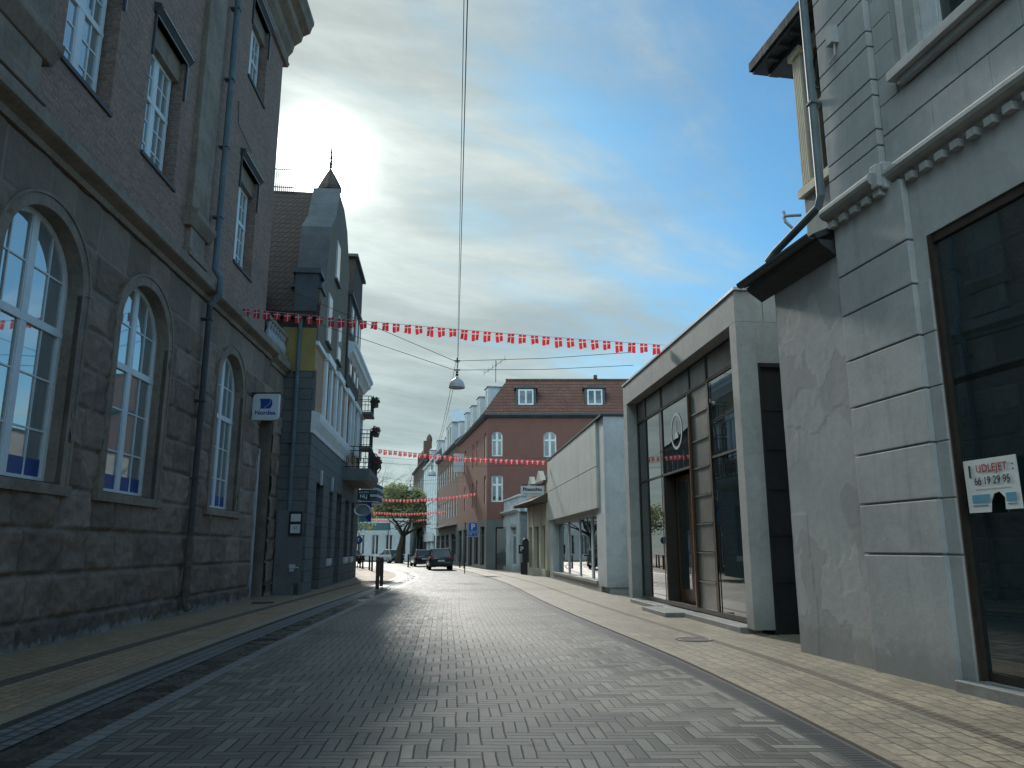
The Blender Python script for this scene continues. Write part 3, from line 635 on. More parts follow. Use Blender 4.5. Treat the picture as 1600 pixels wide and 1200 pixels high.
# brown bay, right of the gable
b=MB(sg); b.box(8.4,14.0,-4,.12,9.6,14.2); b.box(9.6,13.6,-3,.14,14.2,16.6); b.build('brick_bay','brickD',B2)
b=MB(sg); b.box(9.4,13.8,-3.2,.3,16.6,16.75); b.box(8.3,14.1,-.2,.26,14.15,14.3); b.build('bay_cornice','zinc',B2)
for a in (9.2,11.0,12.4):
    for z in (10.2,12.4):
        q=MB(sg); q.box(a,a+.8,.12,.17,z,z+1.4); fr=q.build('window','lightf',B2); q=MB(sg); q.box(a+.1,a+.7,.17,.18,z+.1,z+1.3); q.build('pane','gl',fr)
b=MB(sg); b.prism_a([(-.4,10.9),(.05,10.9),(.15,11.05),(.3,11.2),(.4,11.25),(.45,11.45),(.55,11.55),(.55,11.7),(-.4,11.9)],8.5,18.0); b.build('eaves_cornice','whitef',B2)
# balconies
b=MB(sg); b.prism_a([(-.0,4.95),(.95,4.95),(1.15,5.05),(1.3,5.3),(1.3,5.55),(0,5.55)],9.6,15.2); b.build('balcony_slab','greyP',B2)
b=MB(sg)
def railing(b,a0,a1,oo,z0,h,scroll=True,step=.35):
    for z in (z0+h,z0+h-.22,z0+.08): b.tube([(a0,0,z),(a0,oo,z),(a1,oo,z),(a1,0,z)],.022,5)
    n=int((a1-a0)/step)
    for i in range(n+1):
        a=a0+(a1-a0)*i/n; b.tube([(a,oo,z0),(a,oo,z0+h)],.018,4)
        if scroll and i<n:
            r=.14; c=(a+(a1-a0)/n/2,z0+.42); b.tube([(c[0]+r*math.cos(t),oo,c[1]+r*1.6*math.sin(t)) for t in [k*.6 for k in range(11)]],.012,4)
    for a in (a0,a1):
        m=max(2,int(oo/.25))
        for i in range(m): 
            o_=oo*(i+.5)/m; b.tube([(a,o_,z0),(a,o_,z0+h)],.016,4)
            if scroll: b.tube([(a,o_+.1*math.cos(t),z0+.42+.2*math.sin(t)) for t in [k*.7 for k in range(10)]],.012,4)
railing(b,9.7,15.1,1.22,5.55,1.1)
b.tube([(12.2,1.25,6.6),(12.2,1.4,6.55),(12.2,1.62,6.1),(12.2,1.66,5.8),(12.2,1.5,5.55),(12.2,1.38,5.7),(12.2,1.42,5.9)],.03,5); b.build('balcony_railing','iron',B2)
for zz_ in (7.3,9.3):
    b=MB(sg); b.box(15.6,17.5,0,.75,zz_,zz_+.14); b.build('balcony_slab','greyP',B2); b=MB(sg); railing(b,15.7,17.4,.7,zz_+.14,.95,False,.25); b.build('balcony_railing','iron',B2)
def tuft(c,r,n,mat,parent,name,seed=0,size=.06):
    rr=random.Random(seed); b=MB()
    for _ in range(n):
        v=Vector((rr.gauss(0,1),rr.gauss(0,1),rr.gauss(0,1))).normalized()*rr.random()**.4
        p=Vector(c)+Vector((v.x*r[0],v.y*r[1],v.z*r[2])); e1_=Vector((rr.gauss(0,1),rr.gauss(0,1),rr.gauss(0,1))).normalized(); e2_=e1_.orthogonal().normalized(); s=size*rr.uniform(.6,1.4)
        b.quad(*[tuple(p+e1_*x*s+e2_*y*s) for x,y in ((-1,-.6),(1,-.6),(1,.6),(-1,.6))])
    return b.build(name,mat,parent)
FB=[((12.0,1.45,6.0),'red and green flower box hung on the big iron balcony'),((16.4,.95,8.3),'flower box on the small balcony above the big one'),((16.5,.85,10.1),'dark planted pot on the topmost small balcony')]
k_=1/math.hypot(1,-.0915)
for i,(p,lb) in enumerate(FB):
    a,oo,z=p; wx=-7.5-.0915*k_*a+oo*k_; wy=28.5+a*k_+oo*.0915*k_
    e=empty('flower_box',(wx,wy,z),0,label=lb,cat='planter',group='flower boxes on the balconies')
    q=MB(); q.box(-.14,.14,-.35,.35,-.2,.0); q.build('box','darkw',e); tuft((0,0,.15),(.28,.4,.28),160,'flower' if i<2 else 'grass',e,'plants',i,.05); tuft((0,0,.05),(.25,.42,.3),120,'grass',e,'foliage',i+9,.05)
def onwall(x0,y0,m,a,o): k=1/math.hypot(1,m); return (x0+m*k*a+o*k,y0+k*a-o*m*k)
# hanging signs by the balcony
x,y=onwall(-7.5,28.5,-.0915,9.0,0)
e=empty('hanging_shop_sign',(x,y,4.15),0,label='small black hanging sign with pale lettering under the iron balcony',cat='sign')
q=MB(); q.tube([(0,0,-.35),(2.0,0,-.35)],.02,6); q.tube([(.05,0,.1),(.05,0,-.9)],.02,5); q.build('bracket','iron',e)
q=MB(); q.box(.85,1.45,-.03,.03,-.2,.28); q.build('sign_board','ink',e)
text('lettering','SALON',.15,'signwhite',e,(1.15,-.036,.16),(R_(90),0,0)); text('lettering','NLJ',.24,'signwhite',e,(1.15,-.036,-.04),(R_(90),0,0),bold=.006)
e=empty('round_metal_sign',(x+1.1,y+.02,3.45),0,label='oval polished metal sign hanging below the black sign',cat='sign')
q=MB(); vs=[]
pr=[(.36,0),(.4,.05),(.36,.08),(.27,.03),(.27,-.03)]
n=28; q.add([((r)*math.cos(2*math.pi*k/n)*1.1,-dd_,(r)*math.sin(2*math.pi*k/n)*.78) for r,dd_ in pr for k in range(n)],[(i*n+k,i*n+(k+1)%n,(i+1)*n+(k+1)%n,(i+1)*n+k) for i in range(4) for k in range(n)]); q.build('rim','alu',e,smooth=True)
q=MB(); q.prism_o([(.29*math.cos(t),.2*math.sin(t)) for t in [k*math.pi/12 for k in range(24)]],-.01,.02); q.build('disc','glL',e)
q=MB(); q.tube([(-.2,0,.25),(-.2,0,.36)],.012,4); q.tube([(.2,0,.25),(.2,0,.36)],.012,4); q.build('hanger','alu',e)
# plates and meter on the pier
e=empty('notice_plates',(-8.02,28.13,2.1),-.0,label='two white plates in a dark frame on the slate grey corner pier',cat='sign')
q=MB(); q.box(-.02,.46,-.03,.0,0,.86); q.build('frame','ink',e)
q=MB(); q.box(.05,.40,-.045,-.031,.5,.77); q.build('plate','signwhite',e)
q=MB(); q.box(.05,.40,-.045,-.031,.09,.40); q.build('plate','signwhite',e); text('lettering','43',.14,'ink',e,(.22,-.048,.27),(R_(90),0,0))
e=empty('service_box',(-7.92,28.12,.0),0,label='small grey fitting on the slate grey pier near the pavement',cat='box'); 
q=MB(); q.box(.0,.2,-.1,-.02,.95,1.1); q.box(.02,.18,-.12,-.1,.85,.93); q.tube([(.2,-.06,1.0),(.34,-.06,.98)],.02,6); q.build('fitting','lightf',e)

# ------------------------------------------------------------ right grey rendered building
sg=1
A=frame('grey_corner_shop_building',5.29,9.46,-.18,label='grey rendered building with banded pilaster and tall dark shop window, nearest on the right',cat='building')
b=MB(sg); HA=[(-4.4,-.22,.18,5.58)]; wall(b,-6.0,1.57,-.1,6.6,HA,0,.3)
b.box(-30,-6,-.6,0,-.1,13); b.box(-6,1.57,-9,-.55,-.1,13); b.build('ground_floor_wall','plA',A)
HU=[(-2.1,-.55,8.02,10.6),(-5.6,-4.0,8.02,10.6)]
b=MB(sg); wall(b,-6,1.57,6.6,13,HU,-.02,.3); b.build('upper_wall','plA',A)
for h in HU:
    window(A,sg,h[0],h[1],h[2],h[3],-.18,(1,1),(1,1),9.9,fm='lightf',fw=.1)
    q=MB(sg); q.box(h[0]-.5,h[1]+.52,-.02,.18,h[2]-.14,h[2]-.003); q.box(h[0]-.4,h[1]+.42,-.02,.1,h[2]-.24,h[2]-.14); q.build('window_sill','plA',A,bevel=.008)
    q=MB(sg); q.box(h[1]+.003,h[1]+.34,-.02,.06,h[2],h[3]+.3); q.box(h[0]-.34,h[0]-.003,-.02,.06,h[2],h[3]+.3); q.box(h[0]-.003,h[1]+.003,-.02,.06,h[3]+.003,h[3]+.3); q.box(h[1]+.2,h[1]+.3,.06,.1,h[2],h[3]+.3); q.build('window_surround','concrete',A,bevel=.008)
# pilaster in banded blocks
GR=[1.58,2.25,2.94,3.63,4.32,5.01,5.62]
b=MB(sg); b.box(.02,1.565,0,.1,-.1,1.565); b.box(-.2,.02,0,.03,-.1,1.565)
for z0,z1 in zip(GR,GR[1:]+[6.5]):
    b.box(.02,1.565,0,.1,z0+.012,z1-.012)
    if z1<5.1: b.box(-.2,.02,.0,.03,z0+.006,z1-.006)
b.box(.06,1.55,-.01,.06,1.5,6.5)
b.build('banded_pilaster','plA',A,bevel=.012)
b=MB(sg); zz_=6.85; hs=[.25,.53,.25,.53,.25,.53,.25,.53,.25,.53,.25,.53,.25,.53]
for h_ in [.33]+hs:
    b.box(.38,1.565,-.02,.1,zz_+.01,zz_+h_-.01); zz_+=h_
b.box(.42,1.55,-.03,.06,6.7,13)
b.build('upper_banded_pilaster','plA',A,bevel=.01)
# ashlar scoring on the upper wall: raised blocks
b=MB(sg); rnd=random.Random(5)
for r,(z0,z1) in enumerate(((6.84,7.29),(7.30,7.75))):
    a=.36; k=0
    while a>-6:
        w_=.95 if k or r==0 else .5; b.box(a-w_+.008,a,-.02,.015,z0+.004,z1-.008); a-=w_; k+=1
for k in range(9): b.box(-.0,.36,-.02,.012,7.76+k*.42,8.17+k*.42)
b.build('ashlar_block','plA',A,bevel=.005)
b=MB(sg)
def torus_mould(b,a0,a1,o0):
    pr=[(-.05,6.5),(o0,6.5),(o0+.02,6.54),(o0+.04,6.56)]+[(o0+.06+.1*math.cos(t),6.67+.1*math.sin(t)) for t in [R_(q) for q in (-70,-40,-10,20,50,80,110)]]+[(o0,6.8),(-.05,6.82)]
    b.prism_a(pr,a0,a1)
torus_mould(b,-6,.30,.02); b.build('rounded_string_course','concrete',A); b=MB(sg); torus_mould(b,.42,1.62,.14); b.build('rounded_string_course','concrete',A)
b=MB(sg); b.box(.28,.44,-.02,.24,6.5,6.84); b.box(.24,.32,-.02,.17,6.46,6.86); b.build('string_course_stop','plA',A,bevel=.02)
a=.2
while a>-6: b=MB(sg); b.box(a-.13,a,-.02,.10,6.40,6.5); b.build('dentil','concrete',A,bevel=.004); a-=.27
a=1.55
while a>.45: b=MB(sg); b.box(a-.13,a,.08,.2,6.40,6.5); b.build('dentil','concrete',A,bevel=.004); a-=.27
# big shop window
b=MB(sg); z0,z1=.18,5.58
b.box(-.275,-.222,-.12,.0,z0,z1); b.box(-4.4,-.222,-.28,-.02,z1-.12,z1-.002); b.box(-4.4,-.30,-.18,-.06,z0,z0+.12); b.box(-4.4,-.30,-.16,-.06,3.6,3.68); b.box(-2.95,-2.87,-.16,-.06,z0,z1)
sf=b.build('shop_window','darkw',A); b=MB(sg); b.box(-.224,-.21,-.1,.004,z0,z1); b.build('timber_bead','wood',sf); b=MB(sg); b.box(-4.38,-.27,-.075,-.06,z0+.1,z1-.1); b.build('pane','glS',sf)
b=MB(sg); b.box(-4.6,-.0,-.1,.16,-.05,.16); b.build('doorstep','granite',A,bevel=.01)
# plaster infill and eave
b=MB(sg); b.box(1.575,3.53,-.5,.02,-.1,6.05); b.box(1.9,3.3,.02,.035,2.4,4.6)
b=MB(sg)
# uneven rendered surface as a height field
na,nz=40,120; vs=[];fs=[]
for j in range(nz):
    for i in range(na):
        a=1.57+(3.53-1.57)*i/(na-1); z=-.1+6.15*j/(nz-1)
        o_=.03+noise.fractal(Vector((a*.9,z*.6,4)),1,2,4)*.006+ (.003 if z+.4*noise.noise(Vector((a*1.3,0,2)))>3.6 else 0)+(.003 if a+.2*noise.noise(Vector((z*.8,3,0)))>3.0 and z<2.2 else 0)
        vs.append((a,o_,z))
b.add(vs,[(j*na+i,j*na+i+1,(j+1)*na+i+1,(j+1)*na+i) for j in range(nz-1) for i in range(na-1)])
b.box(1.58,3.52,-5,-.06,-.1,6.05); b.quad((3.53,.03,-.1),(3.53,-5,-.1),(3.53,-5,6.05),(3.53,.03,6.05)); b.build('plaster_wall','plP',A)
b=MB(sg); b.prism_a([(.36,6.28),(.40,6.36),(-3.5,8.1),(-3.5,7.98)],1.62,3.98); b.prism_a([(.05,6.02),(.3,6.2),(.34,6.27),(.05,6.27)],1.62,3.95); b.build('eaves_roof','slate',A)
b=MB(sg); n=9; b.prism_a([(.42+.085*math.cos(t),6.36+.085*math.sin(t)) for t in [R_(180+22.5*k) for k in range(n)]]+[(.42+.07*math.cos(t),6.37+.07*math.sin(t)) for t in [R_(360-22.5*k) for k in range(n)]],1.66,4.0); b.build('gutter','pipeD',A)
# setback bay beyond, wide eaves
b=MB(sg); HB=[(2.5,3.75,8.55,12.0)]
b.box(1.5,4.15,-6,-1.1,6.2,8.3); b.box(1.5,4.15,-6,-1.5,8.3,12.6)
b.box(3.85,4.15,-1.5,-1.1,8.3,11.3); b.box(2.3,2.5,-1.5,-1.1,8.3,11.3); b.box(2.3,4.15,-1.5,-1.1,11.3,11.9); by=b.build('corner_bay','concrete',A,bevel=.01)
b=MB(sg)
for k in range(5): b.box(3.87+k*.055,3.9+k*.055,-1.1,-1.07,8.5,11.2)
for k in range(5): b.box(4.15,4.18,-1.18-k*.06,-1.15-k*.06,8.5,11.2)
b.box(2.2,4.2,-1.12,-1.0,8.25,8.42); b.box(3.8,4.2,-1.2,-1.02,11.2,11.35); b.build('fluted_trim','sand',A)
window(A,sg,2.5,3.85,8.42,11.3,-1.25,(1,1),(1,1),10.0,fm='sand',fw=.09)
q=MB(sg); q.tube([(3.45+.26*math.cos(t),-1.23,10.62+.4*math.sin(t)) for t in [k*math.pi/12 for k in range(25)]],.025,5); q.build('oval_window_bar','iron',A)
b=MB(sg); b.prism_z([(1.2,-.75),(5.1,-.75),(5.1,-6),(1.2,-6)],11.52,11.62); b.box(1.2,5.15,-.9,-.7,11.6,11.72); b.box(5.0,5.15,-6,-.72,11.6,11.72); b.box(1.3,4.9,-1.2,-1.0,11.36,11.5)
for k in range(8): b.box(1.5+k*.42,1.58+k*.42,-1.1,-.8,11.44,11.52)
b.prism_z([(1.2,-.7),(5.15,-.7),(5.15,-6),(1.2,-6)],11.72,11.8); b.build('wide_eaves','slate',A)
pipe(A,[(1.66,.2,13.0),(1.66,.2,7.0),(1.75,.2,6.86),(3.0,.25,6.62),(3.2,.3,6.5)],.065,'pipe',sg,clips=[(1.66,.2,z) for z in (8.6,10.8)])
q=MB(sg)
for dz_ in (0,.12): q.tube([(4.15,-1.0,7.9-dz_*2),(4.3,-.9,7.95-dz_*2.2),(4.45,-.85,8.0-dz_),(4.5,-.85,8.12-dz_)],.03,6)
q.build('cable_bracket','concrete',A)
q=MB(sg); q.box(1.0,1.15,.1,.22,9.25,9.55); q.tube([(1.05,.14,9.3),(1.05,.16,9.05),(1.15,.2,8.95)],.02,5); q.build('junction_box','plA',A)
# for rent sign
x,y=onwall(5.29,9.46,-.18,-.80,-.045)
e=empty('to_let_sign',(x,y,2.05),math.atan2(1,-.18)+math.pi,label='white to-let sign with red word and phone number inside the shop window',cat='sign')
q=MB(); pts=[(-.37,0),(-.05,0),(-.03,.12),(.02,.2),(.1,.22),(.17,.15),(.16,.02),(.39,.02),(.38,.60),(-.38,.60)]; q.prism_o(pts,-.01,.0); q.build('sign_board','signwhite',e)
q=MB(); q.box(-.30,-.04,-.014,-.011,.11,.2); q.box(.19,.33,-.014,-.011,.11,.2); q.box(-.3,-.08,-.014,-.011,.075,.085); q.box(.2,.33,-.014,-.011,.075,.085); q.build('blue_print','cyan',e)
text('lettering','UDLEJET',.125,'inkred',e,(.03,-.014,.49),(R_(90),0,0),sx=.95)
text('lettering','1',.19,'ink',e,(-.29,-.014,.46),(R_(90),0,0),bold=.006)
text('lettering',':',.16,'ink',e,(.33,-.014,.49),(R_(90),0,0))
text('lettering','66 19 29 95',.125,'ink',e,(.02,-.014,.35),(R_(90),0,0),sx=.86)
q=MB(); q.box(-.24,.26,-.0125,-.011,.255,.27); q.build('small_print','lightf',e)

# ------------------------------------------------------------ modern glazed shop
B=frame('modern_glazed_shop',4.6,15.6,-.095,label='modern shop in a pale concrete frame with tall glazing and zinc panels',cat='building')
b=MB(sg); b.box(-.30,.06,-.42,0,.12,6.25); b.box(9.1,9.55,-.6,0,.15,6.25); b.box(-.30,9.55,-.6,0,6.25,6.92)
b.box(-.30,9.55,-7,-.61,6.25,6.9); b.box(-.295,-.1,-2.4,-.42,5.38,6.3); b.box(9.3,9.54,-7,-.61,0,6.2)
b.build('concrete_frame','concrete',B,bevel=.01)
b=MB(sg); b.box(-.38,9.58,-7,.03,6.925,6.98); b.build('roof_edge','lightf',B)
b=MB(sg); b.box(-.2,-.12,-2.4,-.42,.02,5.38)
for z in (1.0,1.9,2.8,3.6,4.4): b.box(-.225,-.2,-2.4,-.42,z,z+.03)
b.box(-.29,-.1,-.47,-.42,.02,5.4); b.box(-.29,-.1,-2.4,-.42,5.3,5.38); b.build('black_side_panel','black',B)
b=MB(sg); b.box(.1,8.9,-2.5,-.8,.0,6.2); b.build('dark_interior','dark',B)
oz=-.30
b=MB(sg)  # zinc panels
tops=[(.12,2.3),(2.3,3.75),(3.75,6.1),(6.1,7.85),(7.85,8.9)]
for a0,a1 in tops: b.box(a0+.02,a1-.02,oz-.05,oz+.0,5.62,6.18)
b.build('top_panel','panel',B)
zs=[.22]+[.22+.675*k for k in range(1,9)]
for k in range(8):
    q=MB(sg); q.box(2.45,3.64,oz-.05,oz+.0,zs[k]+.015,zs[k+1]-.02); q.box(2.45,3.64,oz-.05,oz+.03,zs[k+1]-.03,zs[k+1]+.0); q.build('zinc_panel','panel',B)
b=MB(sg)
for a,w_ in ((.12,.08),(2.37,.08),(3.64,.07),(6.2,.1),(7.9,.06),(8.86,.06)): b.box(a,a+w_,oz-.08,oz+.02,.2,6.2)
b.box(.12,8.9,oz-.08,oz+.024,5.54,5.61)
b.box(.2,2.4,oz-.08,oz+.022,3.70,3.76); b.box(3.7,8.9,oz-.08,oz+.022,3.65,3.71); b.box(.12,8.9,oz-.08,oz+.03,.16,.26)
fr=b.build('glazing_frame','darkw',B)
for (a0,a1,z0,z1) in ((.22,2.35,.26,3.68),(.22,2.35,3.78,5.52),(3.72,6.2,3.72,5.52),(6.34,7.9,3.72,5.52),(7.98,8.84,3.72,5.52),(6.34,7.9,.26,3.64),(7.98,8.84,.26,3.64)):
    q=MB(sg); q.box(a0,a1,oz-.03,oz-.01,z0,z1); q.build('pane','glS',fr)
b=MB(sg)
for a in (2.28,6.36): b.box(a,a+.045,oz+.02,oz+.035,.26,5.52)
b.box(3.7,3.75,oz-.02,oz+.07,.26,5.52); b.build('timber_trim','wood',fr)
# entrance doors set back
b=MB(sg); oz2=oz-.28
for q0,q1 in ((3.7,3.74),(6.14,6.2)): b=MB(sg); b.box(q0,q1,oz2,oz,.2,3.64); b.build('door_reveal','darkw',B)
for a0,a1 in ((3.75,4.9),(4.92,6.1)):
    q=MB(sg)
    for u0,u1 in ((a0,a0+.12),(a1-.12,a1)): q.box(u0,u1,oz2-.05,oz2,.2,3.6)
    q.box(a0+.12,a1-.12,oz2-.05,oz2,.2,.6); q.box(a0+.12,a1-.12,oz2-.05,oz2,3.45,3.6); 
    dd=q.build('door','wood',B); q=MB(sg); q.box(a0+.12,a1-.12,oz2-.03,oz2-.01,.6,3.45); q.build('door_glass','glS',dd)
    q=MB(sg); hx_=a1-.06 if a0<4 else a0+.06; q.tube([(hx_,oz2+.05,1.0),(hx_,oz2+.05,1.5)],.015,6); q.build('handle','alu',dd)
b=MB(sg); b.box(.12,3.6,-.34,.12,.02,.14); b.box(6.0,8.95,-.34,.12,.02,.14); b.box(3.6,6.0,-.34,-.05,.02,.13); b.build('plinth_ledge','granite',B,bevel=.01)
q=MB(sg); q.box(3.75,5.9,-.04,.55,.03,.13); x,y=onwall(4.6,15.6,-.095,0,0)
st_=q.build('door_step','granite',B,bevel=.01)
q=MB(sg)  # ring emblem on the glass
n=36
q.add([(4.93+r*math.cos(2*math.pi*k/n),oz+.0,4.75+r*math.sin(2*math.pi*k/n)) for r in (.5,.42) for k in range(n)],[(k,(k+1)%n,n+(k+1)%n,n+k) for k in range(n)]); q.build('ring_emblem','lightf',fr)
q=MB(sg); q.prism_o([(4.9,4.78),(4.96,4.78),(4.93,5.05)],oz,oz+.004); q.prism_o([(4.75,4.55),(5.1,4.55),(5.02,4.72),(4.84,4.72)],oz,oz+.004); q.build('inner_emblem','lightf',fr)

# ------------------------------------------------------------ white panelled shop
D=frame('white_panelled_shop',3.4,30.2,-.087,label='low white shop with a deep blank fascia above display windows',cat='building')
b=MB(sg); b.box(-.02,14.4,-6,-.1,3.0,6.55); b.box(-.02,.6,-.5,.0,.0,3.2); b.box(13.2,14.4,-.5,.0,.0,3.2); b.box(-1.2,-.03,-6,.02,.25,6.6); b.box(-1.15,-.05,-6,-.1,0,.25); b.build('side_wall','white',D,bevel=.01)
b=MB(sg)
for z0,z1 in ((3.2,4.80),(4.83,6.6)):
    for a0,a1 in ((-.0,4.8),(4.83,9.6),(9.63,14.4)) if z0<4 else ((0,14.4),): b.box(a0,a1,-.1,.1,z0,z1)
b.build('fascia_panel','whiteD',D)
b=MB(sg); b.box(-1.25,14.45,-6,.14,6.61,6.68); b.build('roof_edge','slate',D)
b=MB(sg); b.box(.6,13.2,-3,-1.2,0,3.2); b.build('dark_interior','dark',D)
b=MB(sg); b.box(.6,13.2,-.6,.06,.3,.42); b.box(.6,13.2,-.6,.0,-.05,.3); b.build('window_ledge','granite',D,bevel=.01)
b=MB(sg)
for a in (.6,2.9,6.0,9.2,12.9): b.box(a,a+.16 if a not in(2.9,9.2) else a+.3,-.36,-.26,.42,3.2)
b.box(.6,13.2,-.5,-.3,2.95,3.2); wf=b.build('display_frame','lightf',D)
for a0,a1 in ((.76,2.9),(3.2,6.0),(6.16,9.2),(9.5,12.9)):
    q=MB(sg); q.box(a0,a1,-.32,-.30,.42,2.95); q.build('pane','glS',wf)

# ------------------------------------------------------------ small shops
def shopfront(name,x,y,m,a0,a1,H,mat,label,parap=True):
    e=frame(name,x,y,m,label=label,cat='shop'); return e
E=shopfront('cream_shop',2.1,45.5,-.167,0,6.2,5.7,'sand','narrow cream painted shop with pediment and sloping canopy beside the white shop')
b=MB(1); b.box(.1,6.3,-5,-.3,0,5.2); 
for a in (.1,1.9,4.1,5.8): b.box(a,a+.5,-.3,.06,0,4.3)
b.box(.1,6.3,-.3,.0,3.0,4.3); b.box(.1,6.3,-.3,.06,0,.45); b.build('front_wall','sand',E)
for a0,a1 in ((.6,1.9),(2.4,4.1),(4.6,5.8)):
    q=MB(1); q.box(a0,a1,-.2,-.17,.45,3.0); q.build('window','glS',E)
b=MB(1); b.prism_a([(0,4.3),(.9,4.25),(.95,4.4),(0,4.85)],-.05,6.6); b.prism_a([(0,5.45),(.25,5.45),(.25,5.6),(0,5.65)],.1,6.4); b.build('canopy','brickD',E)
b=MB(1); b.box(.1,6.3,-.3,.04,4.85,5.45); b.prism_o([(3.2,5.6),(1.2,5.6),(2.2,6.35)],-.2,.12); b.prism_o([(5.9,5.6),(4.2,5.6),(5.05,6.25)],-.2,.12); b.build('parapet','sand',E)
G=shopfront('white_corner_shop',2.1,45.5,-.167,9.4,22.3,5.4,'white','single storey white shop with parapet and carved panels in front of the red building')
b=MB(1)
HG=[(10.4,13.6,.45,3.2),(15.6,19.5,.3,3.2)]
wall(b,9.4,22.3,0,4.2,HG,0,.3); b.box(9.4,22.3,-6,-.4,0,4.2); b.box(9.4,9.5,-6,-.02,0,4.2)
b.box(9.4,22.3,-.3,.0,4.45,5.3); b.box(9.41,9.6,-6,-.3,4.45,5.3); b.box(14.2,14.9,0,.1,0,4.2); b.box(9.4,10.2,0,.1,0,4.2);b.box(20.2,21.0,0,.1,0,4.2); b.prism_o([(12.5,4.45),(16.5,4.45),(14.5,5.2)],.0,.08); b.build('front_wall','white',G)
b=MB(1); b.prism_a([(-.3,4.2),(.1,4.2),(.3,4.35),(.3,4.45),(-.3,4.5)],9.2,22.4); b.box(9.3,22.4,-.35,.08,5.3,5.42); b.box(9.2,9.4,-6,.0,4.2,4.45); b.box(9.3,9.5,-6,-.35,5.3,5.42); b.build('cornice','whitef',G)
for h in HG: window(G,1,h[0],h[1],h[2],h[3],-.2,(1,1),(1,2),2.6,fm='lightf')
b=MB(1)
for h in HG:
    b=MB(1); b.box(h[0],h[1],.0,.03,3.3,4.0)
    for k in range(7): a_=h[0]+.2+k*(h[1]-h[0]-.4)/7; b.tube([(a_,.04,3.4),(a_+.15,.05,3.9)],.03,4)
    b.build('carved_panel','lightf',G)
# restaurant sign
e=empty('restaurant_sign',(.52,46.0,4.72),.0,label='white rectangular restaurant sign with black lettering above the small shops',cat='sign')
q=MB(); q.box(0,1.38,-.08,.08,.0,.56); q.build('sign_panel','signwhite',e); q=MB(); q.tube([(.1,0,.56),(.1,0,.66),(1.5,.0,.68)],.025,5); q.tube([(1.38,0,.3),(1.5,0,.3)],.03,5); q.build('bracket','iron',e)
text('lettering','Pinocchio',.29,'ink',e,(.69,-.085,.36),(R_(90),0,0),bold=.012,sx=1.0)
text('lettering','Pizza & Pasta House',.125,'ink',e,(.69,-.085,.11),(R_(90),0,0),sx=1.0)
e=empty('parking_meter',(.78,50.6,.03),0,label='tall black parking machine with a white P beside the white corner shop',cat='parking meter')
q=MB(); q.box(-.22,.22,-.16,.16,0,.75); q.box(-.12,.3,-.14,.14,.75,2.1); q.lathe([(.16,0),(.16,.1),(.08,.16),(0,.17)],(.1,0,2.1),10); q.build('cabinet','black',e)
q=MB(); q.box(-.36,.05,-.18,-.15,1.3,1.85); q.build('sign_plate','ink',e); text('lettering','P',.42,'signwhite',e,(-.15,-.19,1.58),(R_(90),0,0),bold=.01)

# ------------------------------------------------------------ red corner building
Rb=empty('red_brick_corner_building',(-2.0,62,0),0,label='large dark red brick corner building with tiled roof and arched white windows',cat='building')
m=-.20; rzl=math.atan2(1,m)
# front facing the camera (local a along +X, outward -Y)
fr_=empty('front_face',(0,0,0),0); fr_.parent=Rb
HF=[(.33,1.23,8.95,11.0,.45),(.33,1.27,5.3,7.4),(4.55,5.6,8.9,11.0,.5),(4.55,5.6,5.3,7.4),(8.8,9.85,8.9,11.0,.5)]
b=MB(-1); wall(b,.0,16,3.9,12.1,HF,0,.25); b.box(.02,16,-12,-.4,-.1,12.1); b.build('brick_wall','brickR',fr_)
b=MB(-1); wall(b,0,16,-.1,3.9,[(.7,2.4,-.1,3.3)],.02,.3); b.build('ground_floor_wall','greyP',fr_)
for h in HF: window(fr_,-1,h[0],h[1],h[2],h[3],-.12,(1,1),(1,1) if len(h)>4 else (1,1),h[3]-.75,h[4] if len(h)>4 else 0,fm='whitef',fw=.08,mw=.12,bw=.04)
q=MB(-1); q.box(.8,2.3,-.2,-.15,0,3.2); q.build('door','gl',fr_)
# street face
sf_=empty('street_face',(0,0,0),rzl); sf_.parent=Rb
cs_=[1.1,5.5,7.9,13.0]; HS=[]
for c in cs_:
    w_=.95 if c in(1.1,13.0) else .7
    HS+=[(c-w_/2,c+w_/2,8.75,11.0,.45),(c-w_/2,c+w_/2,5.2,7.5,.45)]
b=MB(1); wall(b,0,18.4,3.9,12.1,HS,0,.25); b.box(1,18.4,-8,-.4,-.1,12.1); b.build('brick_wall','brickR',sf_)
HS2=[(1.0,3.2,.3,3.4),(4.2,6.6,.3,3.4),(7.6,10.2,.1,3.4),(11.2,13.6,.3,3.4),(14.6,17.2,.3,3.4)]
b=MB(1); wall(b,0,18.4,-.1,3.9,HS2,.03,.3); b.build('ground_floor_wall','greyP',sf_)
for h in HS: window(sf_,1,h[0],h[1],h[2],h[3],-.1,(1,1),(1,1),h[3]-.7,h[4],fm='whitef')
for h in HS2: window(sf_,1,h[0],h[1],h[2],h[3],-.15,(1,1),(1,1),2.7,fm='black',gm='glS')
b=MB(1); b.prism_a([(-.3,12.1),(.1,12.1),(.35,12.3),(.35,12.45),(-.3,12.5)],-.1,18.5); b.build('eaves_cornice','zinc',sf_)
b=MB(-1); b.prism_a([(-.3,12.1),(.1,12.1),(.35,12.3),(.35,12.452),(-.3,12.5)],-.3,16.2); b.build('eaves_cornice','zinc',fr_)
